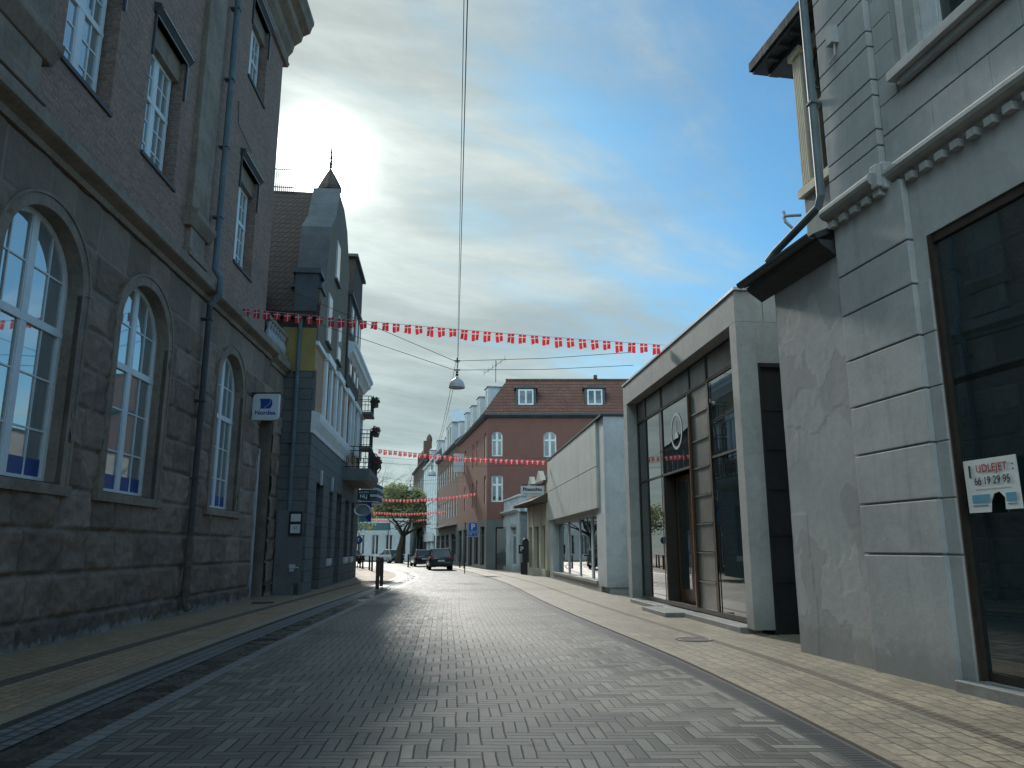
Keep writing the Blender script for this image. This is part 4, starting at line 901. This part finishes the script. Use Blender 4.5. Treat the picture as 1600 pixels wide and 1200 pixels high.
# roof with hip at the corner
b=MB(); k=1/math.hypot(1,m); dv=Vector((m*k,k)); nv=Vector((-k,m*k))
E0=Vector((-.35,-.3)); F1=Vector((16.2,-.3)); S1=dv*18.4+nv*.3; r0=Vector((1.55,2.3)); rF=Vector((16.2,2.3)); rS=S1-nv*3.0
for p in [[(*E0,12.45),(*F1,12.45),(*rF,15.75),(*r0,15.75)],[(*E0,12.45),(*r0,15.75),(*rS,15.75),(*S1,12.45)],[(*r0,15.75),(*rF,15.75),(16.2,9,15.9),(rS.x+5,rS.y,15.9),(*rS,15.75)]]: b.quad(*p)
b.build('tiled_roof','tileR',Rb)
b=MB(); b.box(r0.x-.1,16.2,2.2,2.42,15.72,15.86); b.box(9,9.3,2.2,2.5,15.8,16.2); b.build('ridge','tileR',Rb)
def dormer(par,sgn,a,z,w_,h_,o_,mat='zinc',curved=True):
    q=MB(sgn); pts=[(a-w_/2,z),(a+w_/2,z),(a+w_/2,z+h_)]+([(a+w_/2*math.cos(t),z+h_+.28*math.sin(t)) for t in [R_(30*k) for k in range(1,6)]] if curved else [])+[(a-w_/2,z+h_)]
    q.prism_o(pts,o_-2.3,o_); dm=q.build('dormer',mat,par)
    q=MB(sgn); q.box(a-w_/2-.15,a+w_/2+.15,o_-2.3,o_+.12,z+h_,z+h_+.06); q.build('dormer_edge',mat,dm)
    q=MB(sgn); q.box(a-w_/2+.2,a+w_/2-.2,o_,o_+.04,z+.2,z+h_-.1); q.box(a-.05,a+.05,o_+.04,o_+.06,z+.2,z+h_-.1); ww=q.build('window_frame','whitef',dm)
    for s_ in (-1,1): q=MB(sgn); q.box(a+s_*.08,a+s_*(w_/2-.32),o_+.04,o_+.05,z+.32,z+h_-.22); q.build('pane','gl',ww)
dormer(fr_,-1,3.15,13.05,1.65,1.6,-.35); dormer(fr_,-1,8.85,13.05,1.65,1.6,-.35)
for a in (2.6,7.2,11.6,15.6): dormer(sf_,1,a,13.0,1.5,2.1,-.35,'lightf',False)
q=MB(-1); q.prism_a([(-.95,13.55),(-.9,13.5),(-1.55,14.6),(-1.62,14.62)],5.6,6.5); sk=q.build('skylight','pipeD',fr_); q=MB(-1); q.prism_a([(-.93,13.62),(-.91,13.62),(-1.5,14.5),(-1.53,14.5)],5.72,6.38); q.build('pane','gl',sk)
q=MB(); q.tube([(.6,2.5,15.6),(.6,2.5,17.6)],.03,5); q.tube([(-.4,2.5,16.4),(1.4,2.5,17.7)],.02,5)
for t in np.linspace(0,1,6): q.tube([(-.4+1.8*t,2.3,16.4+1.3*t-.25),(-.4+1.8*t,2.3,16.4+1.3*t+.25)],.012,4)
q.build('aerial','iron',Rb)
q=MB(1); q.box(13.9,14.2,0,1.0,9.0,10.8); q.build('blank_sign','lightf',sf_)

# brown brick row building beyond
def faced(name,a0,a1,z1,mat,label,nwin,rows,gmat='greyP',gh=3.9,wfm='whitef',cor='zinc'):
    e=frame(name,-2.0,62,m,label=label,cat='building'); 
    hs=[]; w_=(a1-a0)/nwin
    for (z0,zt) in rows:
        for i in range(nwin): hs.append((a0+w_*(i+.24),a0+w_*(i+.76),z0,zt))
    b=MB(1); wall(b,a0,a1,gh,z1,hs,0,.2); b.box(a0,a1,-8,-.35,-.1,z1); b.build('front_wall',mat,e)
    for h in hs: window(e,1,*h,-.08,(1,1),(1,1),h[3]-.6,fm=wfm,fw=.12,mw=.12)
    n=max(2,nwin//2); w2=(a1-a0)/n; hs2=[(a0+w2*(i+.12),a0+w2*(i+.88),.3,gh-.7) for i in range(n)]
    b=MB(1); wall(b,a0,a1,-.1,gh,hs2,.02,.3); b.build('ground_floor_wall',gmat,e)
    for h in hs2: window(e,1,*h,-.1,(1,1,1),(1,1),h[3]-.7,fm='lightf' if gmat!='greyP' else 'black',gm='glS')
    b=MB(1); b.prism_a([(-.3,z1),(.1,z1),(.35,z1+.2),(.35,z1+.35),(-.3,z1+.4)],a0,a1); b.build('eaves_cornice',cor,e)
    return e
r2=faced('brown_brick_building',18.5,39.5,12.4,'brickR2','brown brick building with close-set white windows and central gable beyond the red one',9,[(9.0,10.9),(5.0,6.9)])
b=MB(1); b.prism_a([(.35,12.75),(-3.5,15.7),(-8,15.7),(-8,12.5),(-.3,12.5)],18.6,39.4); b.build('roof','slate',r2)
b=MB(1); b.box(24,29.5,-3,.05,12.7,15.6); b.prism_o([(23.6,15.6),(29.9,15.6),(26.75,17.6)],-3,.1); gd=b.build('gable_dormer','lightf',r2)
for a in (24.9,27.2): q=MB(1); q.box(a,a+1.2,.05,.1,13.2,15.2); q.build('window','gl',gd)
for a in (20.6,33,36.6): dormer(r2,1,a,13.0,1.5,2.0,-.3,'lightf',False)
b=MB(1); b.prism_a([(0,4.1),(1.3,3.9),(1.3,3.98),(0,4.25)],19,37); b.build('awning','lightf',r2)
r3=faced('pale_stucco_building',39.6,59,13.4,'white','tall pale blue-white stucco building further along the right side',6,[(9.0,12.0),(5.0,7.5)],'white',4.0,cor='whitef')
b=MB(1); b.prism_a([(.35,13.75),(-3,17.5),(-8,17.5),(-8,13.5),(-.3,13.5)],39.7,58.9); b.build('roof','zinc',r3)
b=MB(1); b.box(39.6,59,0,.14,7.9,8.3); b.build('string_course','whitef',r3)
b=MB(1)
for k in range(7): b=MB(1); b.box(39.7+k*3.15,40.1+k*3.15,0,.12,4,13.4); b.build('pilaster','whitef',r3)
for a in (43,54): dormer(r3,1,a,14,2.0,2.0,-.3,'lightf',True)
q=MB(1); q.box(42,56,.03,.3,2.6,3.7); q.build('fascia_sign','lightf',r3)
r4=faced('dark_turreted_building',59.2,84,15.0,'brickD','dark brick building with two slim turrets beside the tree at the far bend',7,[(10.5,13.0),(6.0,8.5)],'greyP',4.2)
for a in (60.5,72):
    q=MB(1); q.box(a+.6,a+1.4,-1.2,.1,15,18.5 if a<65 else 17.2); q.lathe([(.5,0),(.48,.4),(.35,.8),(.12,1.1),(0,1.2)],(a+1,-.8,18.5 if a<65 else 17.2),10); q.build('turret','brickR2',r4)
q=MB(1); q.prism_a([(.35,15.35),(-3,18),(-8,18),(-8,15),(-.3,15)],59.3,83.9); q.build('roof','tile',r4)
q=MB(1); q.box(59.5,84,0,1.5,4.6,4.9); q.build('canopy','slate',r4)

r5=frame('brick_row_building',-11.0,48.0,-.24,label='brick row building beyond the slate grey facade on the inside of the bend',cat='building')
b=MB(-1); hs=[(1.5+3.2*i,2.7+3.2*i,z,z+2.0) for i in range(9) for z in (5.0,8.4)]+[(1+5.6*i,5+5.6*i,.4,3.2) for i in range(5)]
wall(b,0,30,-.1,11.5,hs,0,.25); b.box(0,30,-8,-.4,-.1,11.5); b.build('front_wall','brickR2',r5)
for h in hs: window(r5,-1,*h,-.1,(1,1),(1,1),h[3]-.6,fm='whitef')
b=MB(-1); b.prism_a([(.4,11.5),(-4,15),(-8.4,11.5)],-.2,30.2); b.build('roof','tile',r5)
# buildings closing the view beyond the bend
def farblock(name,x0,x1,y,z1,mat,label,nx,nz,roof=None,dep=8):
    e=empty(name,((x0+x1)/2,y,0),0,label=label,cat='building'); w_=x1-x0; hs=[]
    st_=w_/nx; sz=(z1-.6)/nz
    for i in range(nx):
        for j in range(nz): hs.append((-w_/2+st_*(i+.25),-w_/2+st_*(i+.75),.8+sz*j,.8+sz*j+sz*.55))
    b=MB(-1); wall(b,-w_/2,w_/2,-.1,z1,hs,0,.2); b.box(-w_/2,w_/2,-dep,-.3,-.1,z1); b.build('front_wall',mat,e)
    for h in hs: window(e,-1,*h,-.08,(1,1),(1,),None,fm='lightf')
    b=MB(-1)
    if roof: b.prism_a([(.4,z1),(-dep/2,z1+roof),(-dep-.4,z1)],-w_/2-.2,w_/2+.2); b.build('roof','tile',e)
    else: b.box(-w_/2-.1,w_/2+.1,-dep,.15,z1,z1+.25); b.build('roof_edge','lightf',e)
    return e
farblock('pale_low_building',-22.5,-14.6,112,5.6,'lightf','low pale grey building seen through the tree at the bend',4,1)
farblock('cream_house',-30,-22.8,118,6.5,'sand','cream house at the far left of the bend behind the little tree',4,2,2.6)
farblock('grey_gabled_house',-26,-15.5,128,8.0,'plA','grey house with tiled roof behind the pale low building',5,2,3.0)
farblock('long_grey_building',-52,-33,104,8.5,'plA','long grey building to the left beyond the bend',8,3,3.0)
e=empty('shop_canopy_sign',(-19.5,108,4.1),0,label='dark green canopy sign in front of the pale low building',cat='sign'); q=MB(); q.box(-2.6,2.6,-.4,.4,0,1.0); q.build('sign_panel','teal',e); q=MB(); q.tube([(-2.4,0,-4.1),(-2.4,0,.1)],.06,6); q.tube([(2.4,0,-4.1),(2.4,0,.1)],.06,6); q.build('post','iron',e)

# ------------------------------------------------------------ trees
def tree(name,x,y,H,trunk,spread,label,leaf=None,nleaf=0,lsize=.2,seed=1,levels=5,r0=.28,canopy=None,sub=3):
    rr=random.Random(seed); e=empty(name,(x,y,0),0,label=label,cat='tree'); b=MB(); tips=[]
    def grow(p,d,l,r,lev):
        pts=[p]; rs=[r]; dd=d.copy(); q=p.copy()
        for i in range(4):
            dd=(dd+Vector((rr.gauss(0,.13),rr.gauss(0,.13),rr.gauss(0,.08)+.03))).normalized(); q=q+dd*l/4; pts.append(q.copy()); rs.append(r*(1-.11*(i+1)))
        b.tube([tuple(t) for t in pts],rs,7 if lev<2 else 4)
        if lev>=levels: tips.append(q); return
        for k in range(sub if lev else 5):
            ax=Vector((rr.gauss(0,1),rr.gauss(0,1),rr.gauss(0,.35))).normalized(); nd=(dd*rr.uniform(.5,1.0)+ax*spread).normalized()
            s_=pts[rr.randint(2,4)] if k and lev else q
            grow(s_.copy(),nd,l*rr.uniform(.6,.82),rs[-1]*rr.uniform(.5,.7),lev+1)
        tips.append(q)
    grow(Vector((0,0,-.1)),Vector((0,0,1)),trunk,r0,0)
    zt=max(v_[2] for v_ in b.v); s=H/zt
    b.v=[(v_[0]*(s if v_[2]>trunk else 1) ,v_[1],v_[2]) if False else (v_[0]*s,v_[1]*s,v_[2]*s) for v_ in b.v]
    b.build('trunk','bark',e)
    if leaf:
        c=MB()
        for _ in range(nleaf):
            if canopy:
                cx,cz,rx_,rz_=canopy[rr.randrange(len(canopy))]; v_=Vector((rr.gauss(0,1),rr.gauss(0,1),rr.gauss(0,1))).normalized()*(rr.random()**.33); p=Vector((cx+v_.x*rx_,v_.y*rx_,cz+v_.z*rz_))
            else:
                t=tips[rr.randrange(len(tips))]*s; p=t+Vector((rr.gauss(0,1),rr.gauss(0,1),rr.gauss(0,1)))*.22
            a_=Vector((rr.gauss(0,1),rr.gauss(0,1),rr.gauss(0,1))).normalized(); o_=a_.orthogonal().normalized(); z_=lsize*rr.uniform(.5,1.4)
            c.quad(*[tuple(p+a_*u_*z_+o_*v2*z_) for u_,v2 in ((-1,-.5),(0,-.8),(1,-.3),(.8,.6),(-.6,.7))])
        c.build('crown',leaf,e)
    return e
tree('pollarded_tree',-12.9,90,8.2,2.3,.95,'dark spreading leafless tree at the bend beside the parked cars',seed=4,levels=5,r0=.38)
tree('leafy_tree',-18.0,116,11.6,3.2,.8,'broad hazy green tree closing the street',leaf='leafd',nleaf=15000,lsize=.2,seed=8,levels=3,r0=.4,
     canopy=[(-3.2,8.0,2.4,1.9),(.6,9.0,2.8,2.3),(3.0,8.6,2.2,2.2),(-4.2,6.4,1.7,1.5),(1.6,6.8,3.0,1.6),(-1,7.2,2.6,1.6),(4.0,6.6,1.8,1.8),(0,5.4,3.8,1.2)])
tree('bare_tree',-19.0,132,17.5,3.6,.65,'tall bare tree with fine twigs rising behind the green tree',seed=12,levels=5,r0=.3,sub=4)
tree('bare_tree',-25.0,134,14.5,3.2,.65,'second bare tree behind the green tree, towards the left',seed=15,levels=5,r0=.28,sub=4)
tree('young_tree',-15.6,78,6.3,2.3,.6,'slim young tree with yellow-green leaves beyond the bollards',leaf='leafy',nleaf=1800,lsize=.09,seed=21,levels=4,r0=.1)

# ------------------------------------------------------------ bunting
def bunting(p0,p1,n,sag,w_,h_,label,lead0=.3,post=False):
    e=empty('flag_bunting',p0,0,label=label,cat='bunting',group='strings of red and white flags across the street')
    P0,P1=Vector((0,0,0)),Vector(p1)-Vector(p0); f=lambda t: P0.lerp(P1,t)+Vector((0,0,-4*sag*t*(1-t)))
    b=MB(); b.tube([tuple(f(t)) for t in np.linspace(0,1,40)],.006,4); b.build('string','lightf',e)
    ang=math.atan2(P1.y,P1.x); dirx=Vector((math.cos(ang),math.sin(ang),0)); Ln=P1.length; rr=random.Random(n)
    src=[]
    for v_ in range(4):
        q=MB(); us=[0,.40,.56,1]; zs_=[0,.30,.42,1]; ph=rr.uniform(0,6)
        pt=lambda u_,z_: ((u_-.5)*w_+.03*w_*math.sin(3*z_+ph),.02*math.sin(4*u_+2.5*z_+ph),-z_*h_+.02*math.sin(5*u_+ph)*z_)
        U=[0,.2,.44,.56,.8,1]; Z=[0,.15,.27,.36,.7,1]
        for i in range(5):
            for j in range(5):
                cr=(i==2) or (j==2); q.quad(pt(U[i],Z[j]),pt(U[i+1],Z[j]),pt(U[i+1],Z[j+1]),pt(U[i],Z[j+1]),mi=1 if cr else 0)
        src.append(q)
    objs=[]
    for i in range(n):
        t=(lead0+(Ln-2*lead0)*i/(n-1))/Ln; p=f(t)
        if i<4: o=src[i].build('flag',['fred','fwhite'],e); objs.append(o)
        else: o=objs[rr.randrange(4)].copy(); col.objects.link(o); o.parent=e
        o.location=p; o.rotation_euler=(rr.uniform(-.06,.06),rr.uniform(-.05,.10),ang+rr.uniform(-.12,.12))
        o.scale=(1,1,rr.uniform(.85,1.08))
bunting((-8.3,22.2,8.76),(4.25,20.3,7.08),37,.07,.20,.27,'nearest string of red and white flags, from the stone building to the modern glazed shop')
bunting((-8.2,46,7.5),(2.1,44.4,6.62),33,.1,.20,.27,'second string of flags from the iron balconies to the white panelled shop')
bunting((-12.2,66,5.85),(-2.9,66.2,6.35),30,.3,.2,.25,'third string of flags ending on the red corner building')
bunting((-15.7,85,5.65),(-7.2,86,5.75),28,.25,.2,.25,'fourth string of flags, just above the spreading tree branches')
bunting((-19.3,105,5.6),(-11.0,105,5.6),26,.25,.2,.25,'farthest and lowest string of flags across the bend')

# ------------------------------------------------------------ street lamps on cables
def lamp(x,y,z,s,label,wl,wr):
    e=empty('hanging_street_lamp',(x,y,z),0,label=label,cat='street lamp',group='street lamps hung over the street')
    q=MB(); q.lathe([(0,.36),(.05,.36),(.07,.30),(.14,.27),(.22,.19),(.26,.08),(.275,0),(.28,-.02),(.265,-.03)],(0,0,0),24); sh=q.build('lamp_shade','lampw',e,smooth=True)
    q=MB(); q.lathe([(.262,-.02),(.2,-.0),(0,.0)],(0,0,0),24); q.build('diffuser','signwhite',sh)
    q=MB(); q.tube([(0,0,.34),(0,0,.95)],.014,6); q.lathe([(0,-.04),(.05,-.03),(.05,.03),(0,.04)],(0,0,.43),8); q.lathe([(0,-.03),(.045,-.02),(.045,.03),(0,.04)],(0,0,.52),8)
    for z_ in (.60,.92): q.box(-.1,.1,-.02,.02,z_-.02,z_+.02)
    q.tube([(0,0,.85),(.0,0,1.02)],.03,6); q.build('hanger','iron',e)
    for z_,l,r in ((.6,wl[1],wr[1]),(.92,wl[0],wr[0])):
        q=MB(); q.tube([tuple(Vector(l)-Vector((x,y,z))),(-.1,0,z_)],.009,4); q.tube([(.1,0,z_),tuple((Vector(r)-Vector((x,y,z)))*.5+Vector((.05,0,z_*.5-.06))),tuple(Vector(r)-Vector((x,y,z)))],.009,4); q.build('span_wire','iron',e)
    e.scale=(s,s,s) if s!=1 else (1,1,1)
    return e
lamp(-1.87,25.5,7.0,1,'white dome street lamp hung on wires just below the first flag string',((-8.3,26.5,10.9),(-8.3,26.5,10.0)),((4.1,24.6,8.0),(4.0,24.6,7.55)))
lamp(-5.2,50,6.3,1,'second white dome street lamp, before the pale stucco building',((-9.5,50.5,7.6),(-9.5,50.5,7.2)),((2.0,50,7.4),(2.,50,7.0)))
lamp(-9.85,75,7.15,1,'third and smallest white dome street lamp by the dark turreted building',((-14,75,8.6),(-14,75,8.2)),((-4.8,75,8.4),(-4.8,75,8.0)))
def cable(name,pts,label,r=.008):
    q=MB(); q.tube(pts,r,4); return tag(q.build(name,'iron'),label,'cable',group='overhead cables along the street')
def cat(p0,p1,s,n=14): 
    a_,b_=Vector(p0),Vector(p1); return [tuple(a_.lerp(b_,t)-Vector((0,0,4*s*t*(1-t)))) for t in np.linspace(0,1,n)]
cable('overhead_cable',cat((-.02,.5,8.3),(-1.86,25.45,8.0),.35),'overhead cable to the first street lamp, left strand',.005)
cable('overhead_cable',cat((.03,.5,8.3),(-1.84,25.45,8.0),.34),'overhead cable to the first street lamp, right strand',.007)
cable('overhead_cable',cat((-1.92,25.6,7.95),(-5.2,50,7.3),.5),'overhead cable between first and second street lamps, left strand',.008)
cable('overhead_cable',cat((-1.82,25.6,7.95),(-5.1,50,7.3),.45),'overhead cable between first and second street lamps, right strand',.008)

# ------------------------------------------------------------ street furniture
def post(name,x,y,h,w_,label,group,z=.04):
    e=empty(name,(x,y,z),.1,label=label,cat='bollard',group=group); q=MB(); q.box(-w_/2,w_/2,-w_/2,w_/2,0,h-.1); q.prism_z([(-w_/2,-w_/2),(w_/2,-w_/2),(w_/2,w_/2),(-w_/2,w_/2)],h-.1,h-.09)
    q.add([(-w_/2,-w_/2,h-.09),(w_/2,-w_/2,h-.09),(w_/2,w_/2,h-.09),(-w_/2,w_/2,h-.09),(0,0,h)],[(0,1,4),(1,2,4),(2,3,4),(3,0,4)]); q.build('post','bollard',e); q=MB(); q.box(-w_/2-.006,w_/2+.006,-w_/2-.006,w_/2+.006,h-.24,h-.2); q.build('collar','iron',e); return e
post('bollard',-5.42,31.9,1.22,.14,'nearer of the two tall dark red bollards at the left kerb','bollards along the left kerb')
post('bollard',-5.7,34.6,1.26,.14,'farther of the two tall dark red bollards at the left kerb','bollards along the left kerb')
gx=[(-8.0,47.6),(-8.35,49.6),(-8.8,52.0),(-9.3,54.3),(-10.2,57.5),(-10.9,60.3),(-12.2,64.5),(-12.9,67)]
e=empty('pedestrian_railing',(gx[0][0],gx[0][1],.03),0,label='dark red post-and-rail barrier curving along the left kerb behind the bollards',cat='railing')
for (x,y) in gx: q=MB(); q.box(-.06,.06,-.06,.06,0,1.1); o=q.build('post','bollard',e); o.location=(x-gx[0][0],y-gx[0][1],0)
q=MB(); q.tube([(x-gx[0][0],y-gx[0][1],1.05) for x,y in gx],.03,6); q.build('rail','bollard',e)
for i,(x,y) in enumerate([(-9.15,69.5),(-9.45,71.8),(-9.75,74.2)]): post('bollard',x,y,1.15,.13,['nearest','middle','farthest'][i]+' of three dark bollards left of the black car','bollards beside the parked cars')
for i,(x,y) in enumerate([(-4.0,66.0),(-4.5,68)]): post('bollard',x,y,1.1,.12,['nearer','farther'][i]+' of two dark bollards by the brick wall right of the dark car','bollards by the brick wall')
e=empty('parking_sign',(-3.12,52.1,.03),0,label='blue parking sign with a white P on a tall grey post at the right kerb',cat='traffic sign')
q=MB(); q.tube([(0,0,0),(0,0,3.35)],.035,8); q.build('post','pipeD',e)
q=MB(); q.prism_o(rsq(.66,.62,.05,(1,1,1,1)),-.015,.015); pp=q.build('sign_plate','signblue',e); pp.location=(.52,-.04,3.02)
q=MB(); q.prism_o(rsq(.66,.34,.04,(1,1,1,1)),-.015,.015); pq=q.build('sign_plate','signblue',e); pq.location=(.52,-.04,2.52)
q=MB(); q.box(0,.55,-.02,.02,3.2,3.24); q.box(0,.5,-.02,.02,2.5,2.54); q.build('bracket','pipeD',e)
def rimo(w_,h_,loc,par):
    q=MB()
    for a0,a1,z0,z1 in ((-w_/2,w_/2,h_/2-.02,h_/2),(-w_/2,w_/2,-h_/2,-h_/2+.02),(-w_/2,-w_/2+.02,-h_/2+.02,h_/2-.02),(w_/2-.02,w_/2,-h_/2+.02,h_/2-.02)): q.box(a0,a1,-.02,-.016,z0,z1)
    o=q.build('border','signwhite',par); return o
rimo(.6,.56,0,pp); rimo(.6,.28,0,pq)
text('lettering','P',.52,'signwhite',pp,(0,-.02,.0),(R_(90),0,0),bold=.012)
q=MB(); q.box(-.22,-.05,-.02,-.016,.04,.07); q.box(-.22,-.08,-.02,-.016,-.03,0); q.tube([(.14,-.018,-.1),(.14,-.018,.08)],.012,4); q.build('small_print','signwhite',pq)
# blue signs beyond the grey facade
x,y=onwall(-7.5,28.5,-.0915,17.9,0)
e=empty('blue_banner_sign',(x,y,3.2),0,label='dark blue banner sign with a pale diagonal on the far corner of the grey facade',cat='sign')
q=MB(); q.box(.02,.75,-.04,.04,0,1.1); q.build('sign_panel','nblue',e); q=MB(); q.prism_o([(.03,.02),(.6,.02),(.03,.8)],-.05,-.042); q.build('pale_diagonal','cyan',e); q=MB(); q.tube([(0,0,1.15),(.8,0,1.15)],.02,5); q.build('bracket','iron',e)
e=empty('striped_awning',(x,y+.4,4.35),0,label='teal and grey striped awning under the balcony at the facade corner',cat='awning')
for i in range(6): q=MB(); q.box(.0,1.0,-.1,2.0,1.1-.2*i-.16,1.1-.2*i); q.build('stripe','teal' if i%2==0 else 'lightf',e)
e=empty('round_traffic_sign',(-12.6,64.4,.03),0,label='round blue traffic sign on a thin post beyond the grey facade',cat='traffic sign')
q=MB(); q.tube([(0,0,0),(0,0,2.6)],.03,6); q.build('post','pipeD',e); q=MB(); q.prism_o([(.32*math.cos(t),2.3+.32*math.sin(t)) for t in [k*math.pi/12 for k in range(24)]],-.06,-.035); q.build('disc','signblue',e)
q=MB(); q.prism_o([(-.05,2.15),(.05,2.15),(.05,2.35),(.14,2.35),(0,2.5),(-.14,2.35),(-.05,2.35)],-.07,-.061); q.build('arrow','signwhite',e)

# ------------------------------------------------------------ cars
def car(name,x,y,rz,paint,label,L_=4.5,W_=1.85,H_=1.62,suv=True):
    e=empty(name,(x,y,.0),rz,label=label,cat='car'); hw=W_/2
    # stations from the rear (y=-L/2) to the front, (y, z_low, z_belt, half width)
    st=[(-.5,.45,.80,.80),(-.485,.32,.95,.93),(-.46,.26,1.0,.98),(-.36,.24,1.0,1.0),(-.1,.22,.98,1.0),(.15,.22,.96,1.0),(.3,.22,.93,1.0),(.42,.25,.85,.97),(.475,.28,.74,.88),(.5,.36,.62,.72)]
    q=MB(); n=10
    for (t,zl,zb,k) in st:
        y_=t*L_; h=hw*k; zb*=H_/1.6
        q.v+=[(-h*.85,y_,zl),(-h*.98,y_,zl+.12),(-h,y_,(zl+zb)/2),(-h*.98,y_,zb-.1),(-h*.88,y_,zb),(h*.88,y_,zb),(h*.98,y_,zb-.1),(h,y_,(zl+zb)/2),(h*.98,y_,zl+.12),(h*.85,y_,zl)]
    for i in range(len(st)-1):
        for k in range(n): q.f.append((i*n+k,i*n+(k+1)%n,(i+1)*n+(k+1)%n,(i+1)*n+k)); q.m.append(0)
    q.f+= [tuple(range(n)),tuple(range((len(st)-1)*n,len(st)*n))]; q.m+=[0,0]
    bd=q.build('body',paint,e,smooth=True,bevel=.02)
    zb=.97*H_/1.6; zt=H_
    yr,yf=(-.475*L_,.22*L_) if suv else (-.40*L_,.2*L_); tr_,tf=(-.40*L_,.05*L_) if suv else (-.25*L_,.02*L_)
    q=MB(); hb,ht=hw*.87,hw*.66
    q.add([(-hb,yr,zb),(hb,yr,zb),(hb,yf,zb-.03),(-hb,yf,zb-.03),(-ht,tr_,zt-.06),(ht,tr_,zt-.06),(ht,tf,zt-.04),(-ht,tf,zt-.04)],[(0,1,5,4),(1,2,6,5),(2,3,7,6),(3,0,4,7)]); q.build('windows','gl',e)
    q=MB(); hr=ht+.02; q.add([(-hr,tr_-.06,zt-.07),(hr,tr_-.06,zt-.07),(hr,tf+.05,zt-.05),(-hr,tf+.05,zt-.05),(-hr*.85,tr_+.1,zt),(hr*.85,tr_+.1,zt),(hr*.85,tf-.1,zt),(-hr*.85,tf-.1,zt)],[(0,1,5,4),(1,2,6,5),(2,3,7,6),(3,0,4,7),(4,5,6,7),(0,3,2,1)])
    for s_ in (-1,1):
        for (ya,yb) in ((yr,tr_),(yf,tf)): q.tube([(s_*hb,ya,zb),(s_*ht,yb,zt-.05)],.045,6)
        q.tube([(s_*hb,-.05*L_,zb),(s_*ht,-.08*L_,zt-.05)],.04,6)
    q.build('roof',paint,e)
    for s_ in (-1,1): q=MB(); q.tube([(s_*(ht-.02),tr_+.1,zt+.03),(s_*(ht-.02),tf-.2,zt+.03)],.02,6); q.build('roof_rail','alu',e)
    for s_ in (-1,1):
        q=MB(); q.box(s_*hw*.93,s_*hw*.60,-.497*L_,-.46*L_,.84*H_/1.6,1.0*H_/1.6); q.build('tail_light','redlens',e)
        q=MB(); q.box(s_*hw*.85,s_*hw*.5,.46*L_,.492*L_,.62,.74); q.build('headlight','signwhite',e)
        q=MB(); q.box(s_*hw,s_*(hw+.2),.12*L_,.16*L_,zb-.02,zb+.15); q.build('wing_mirror',paint,e,bevel=.03)
    q=MB(); q.box(-hw*.9,hw*.9,-.505*L_,-.47*L_,.35,.55); q.build('bumper','black',e,bevel=.02)
    q=MB(); q.box(-.26,.26,-.508*L_,-.5*L_,.66,.78); q.build('number_plate','signwhite',e)
    for s_ in (-1,1):
        for yy in (-.31,.31):
            q=MB(); r=.35; n=20; prof=[(r*.6,.11),(r*.92,.12),(r,.09),(r,-.09),(r*.92,-.12),(r*.6,-.11)]
            q.add([(o_,rr_*math.cos(2*math.pi*k/n),rr_*math.sin(2*math.pi*k/n)) for rr_,o_ in prof for k in range(n)],[(i*n+k,i*n+(k+1)%n,(i+1)*n+(k+1)%n,(i+1)*n+k) for i in range(5) for k in range(n)]); wv=q.build('wheel','rubber',e,smooth=True); wv.location=(s_*(hw-.12),yy*L_,r)
            q=MB(); q.add([(s_*.1,r*.6*math.cos(2*math.pi*k/n),r*.6*math.sin(2*math.pi*k/n)) for k in range(n)]+[(s_*.08,0,0)],[(k,(k+1)%n,n) for k in range(n)]); q.build('rim','alu',wv)
    return e
car('parked_car',-5.85,63.4,R_(9),'cardark','large dark car seen from behind, parked at the right kerb',4.6,1.9,1.66)
car('parked_car',-8.55,74.5,R_(14),'carblack','smaller black car parked ahead and left of the large dark one',4.3,1.8,1.55,False)
car('parked_car',-14.3,92,R_(35),'carsilver','silver-grey car at the far bend near the tree',4.4,1.8,1.55,False)
car('parked_car',-18.5,88,R_(55),'carblack','small dark car far left behind the railing',4.2,1.75,1.5,False)
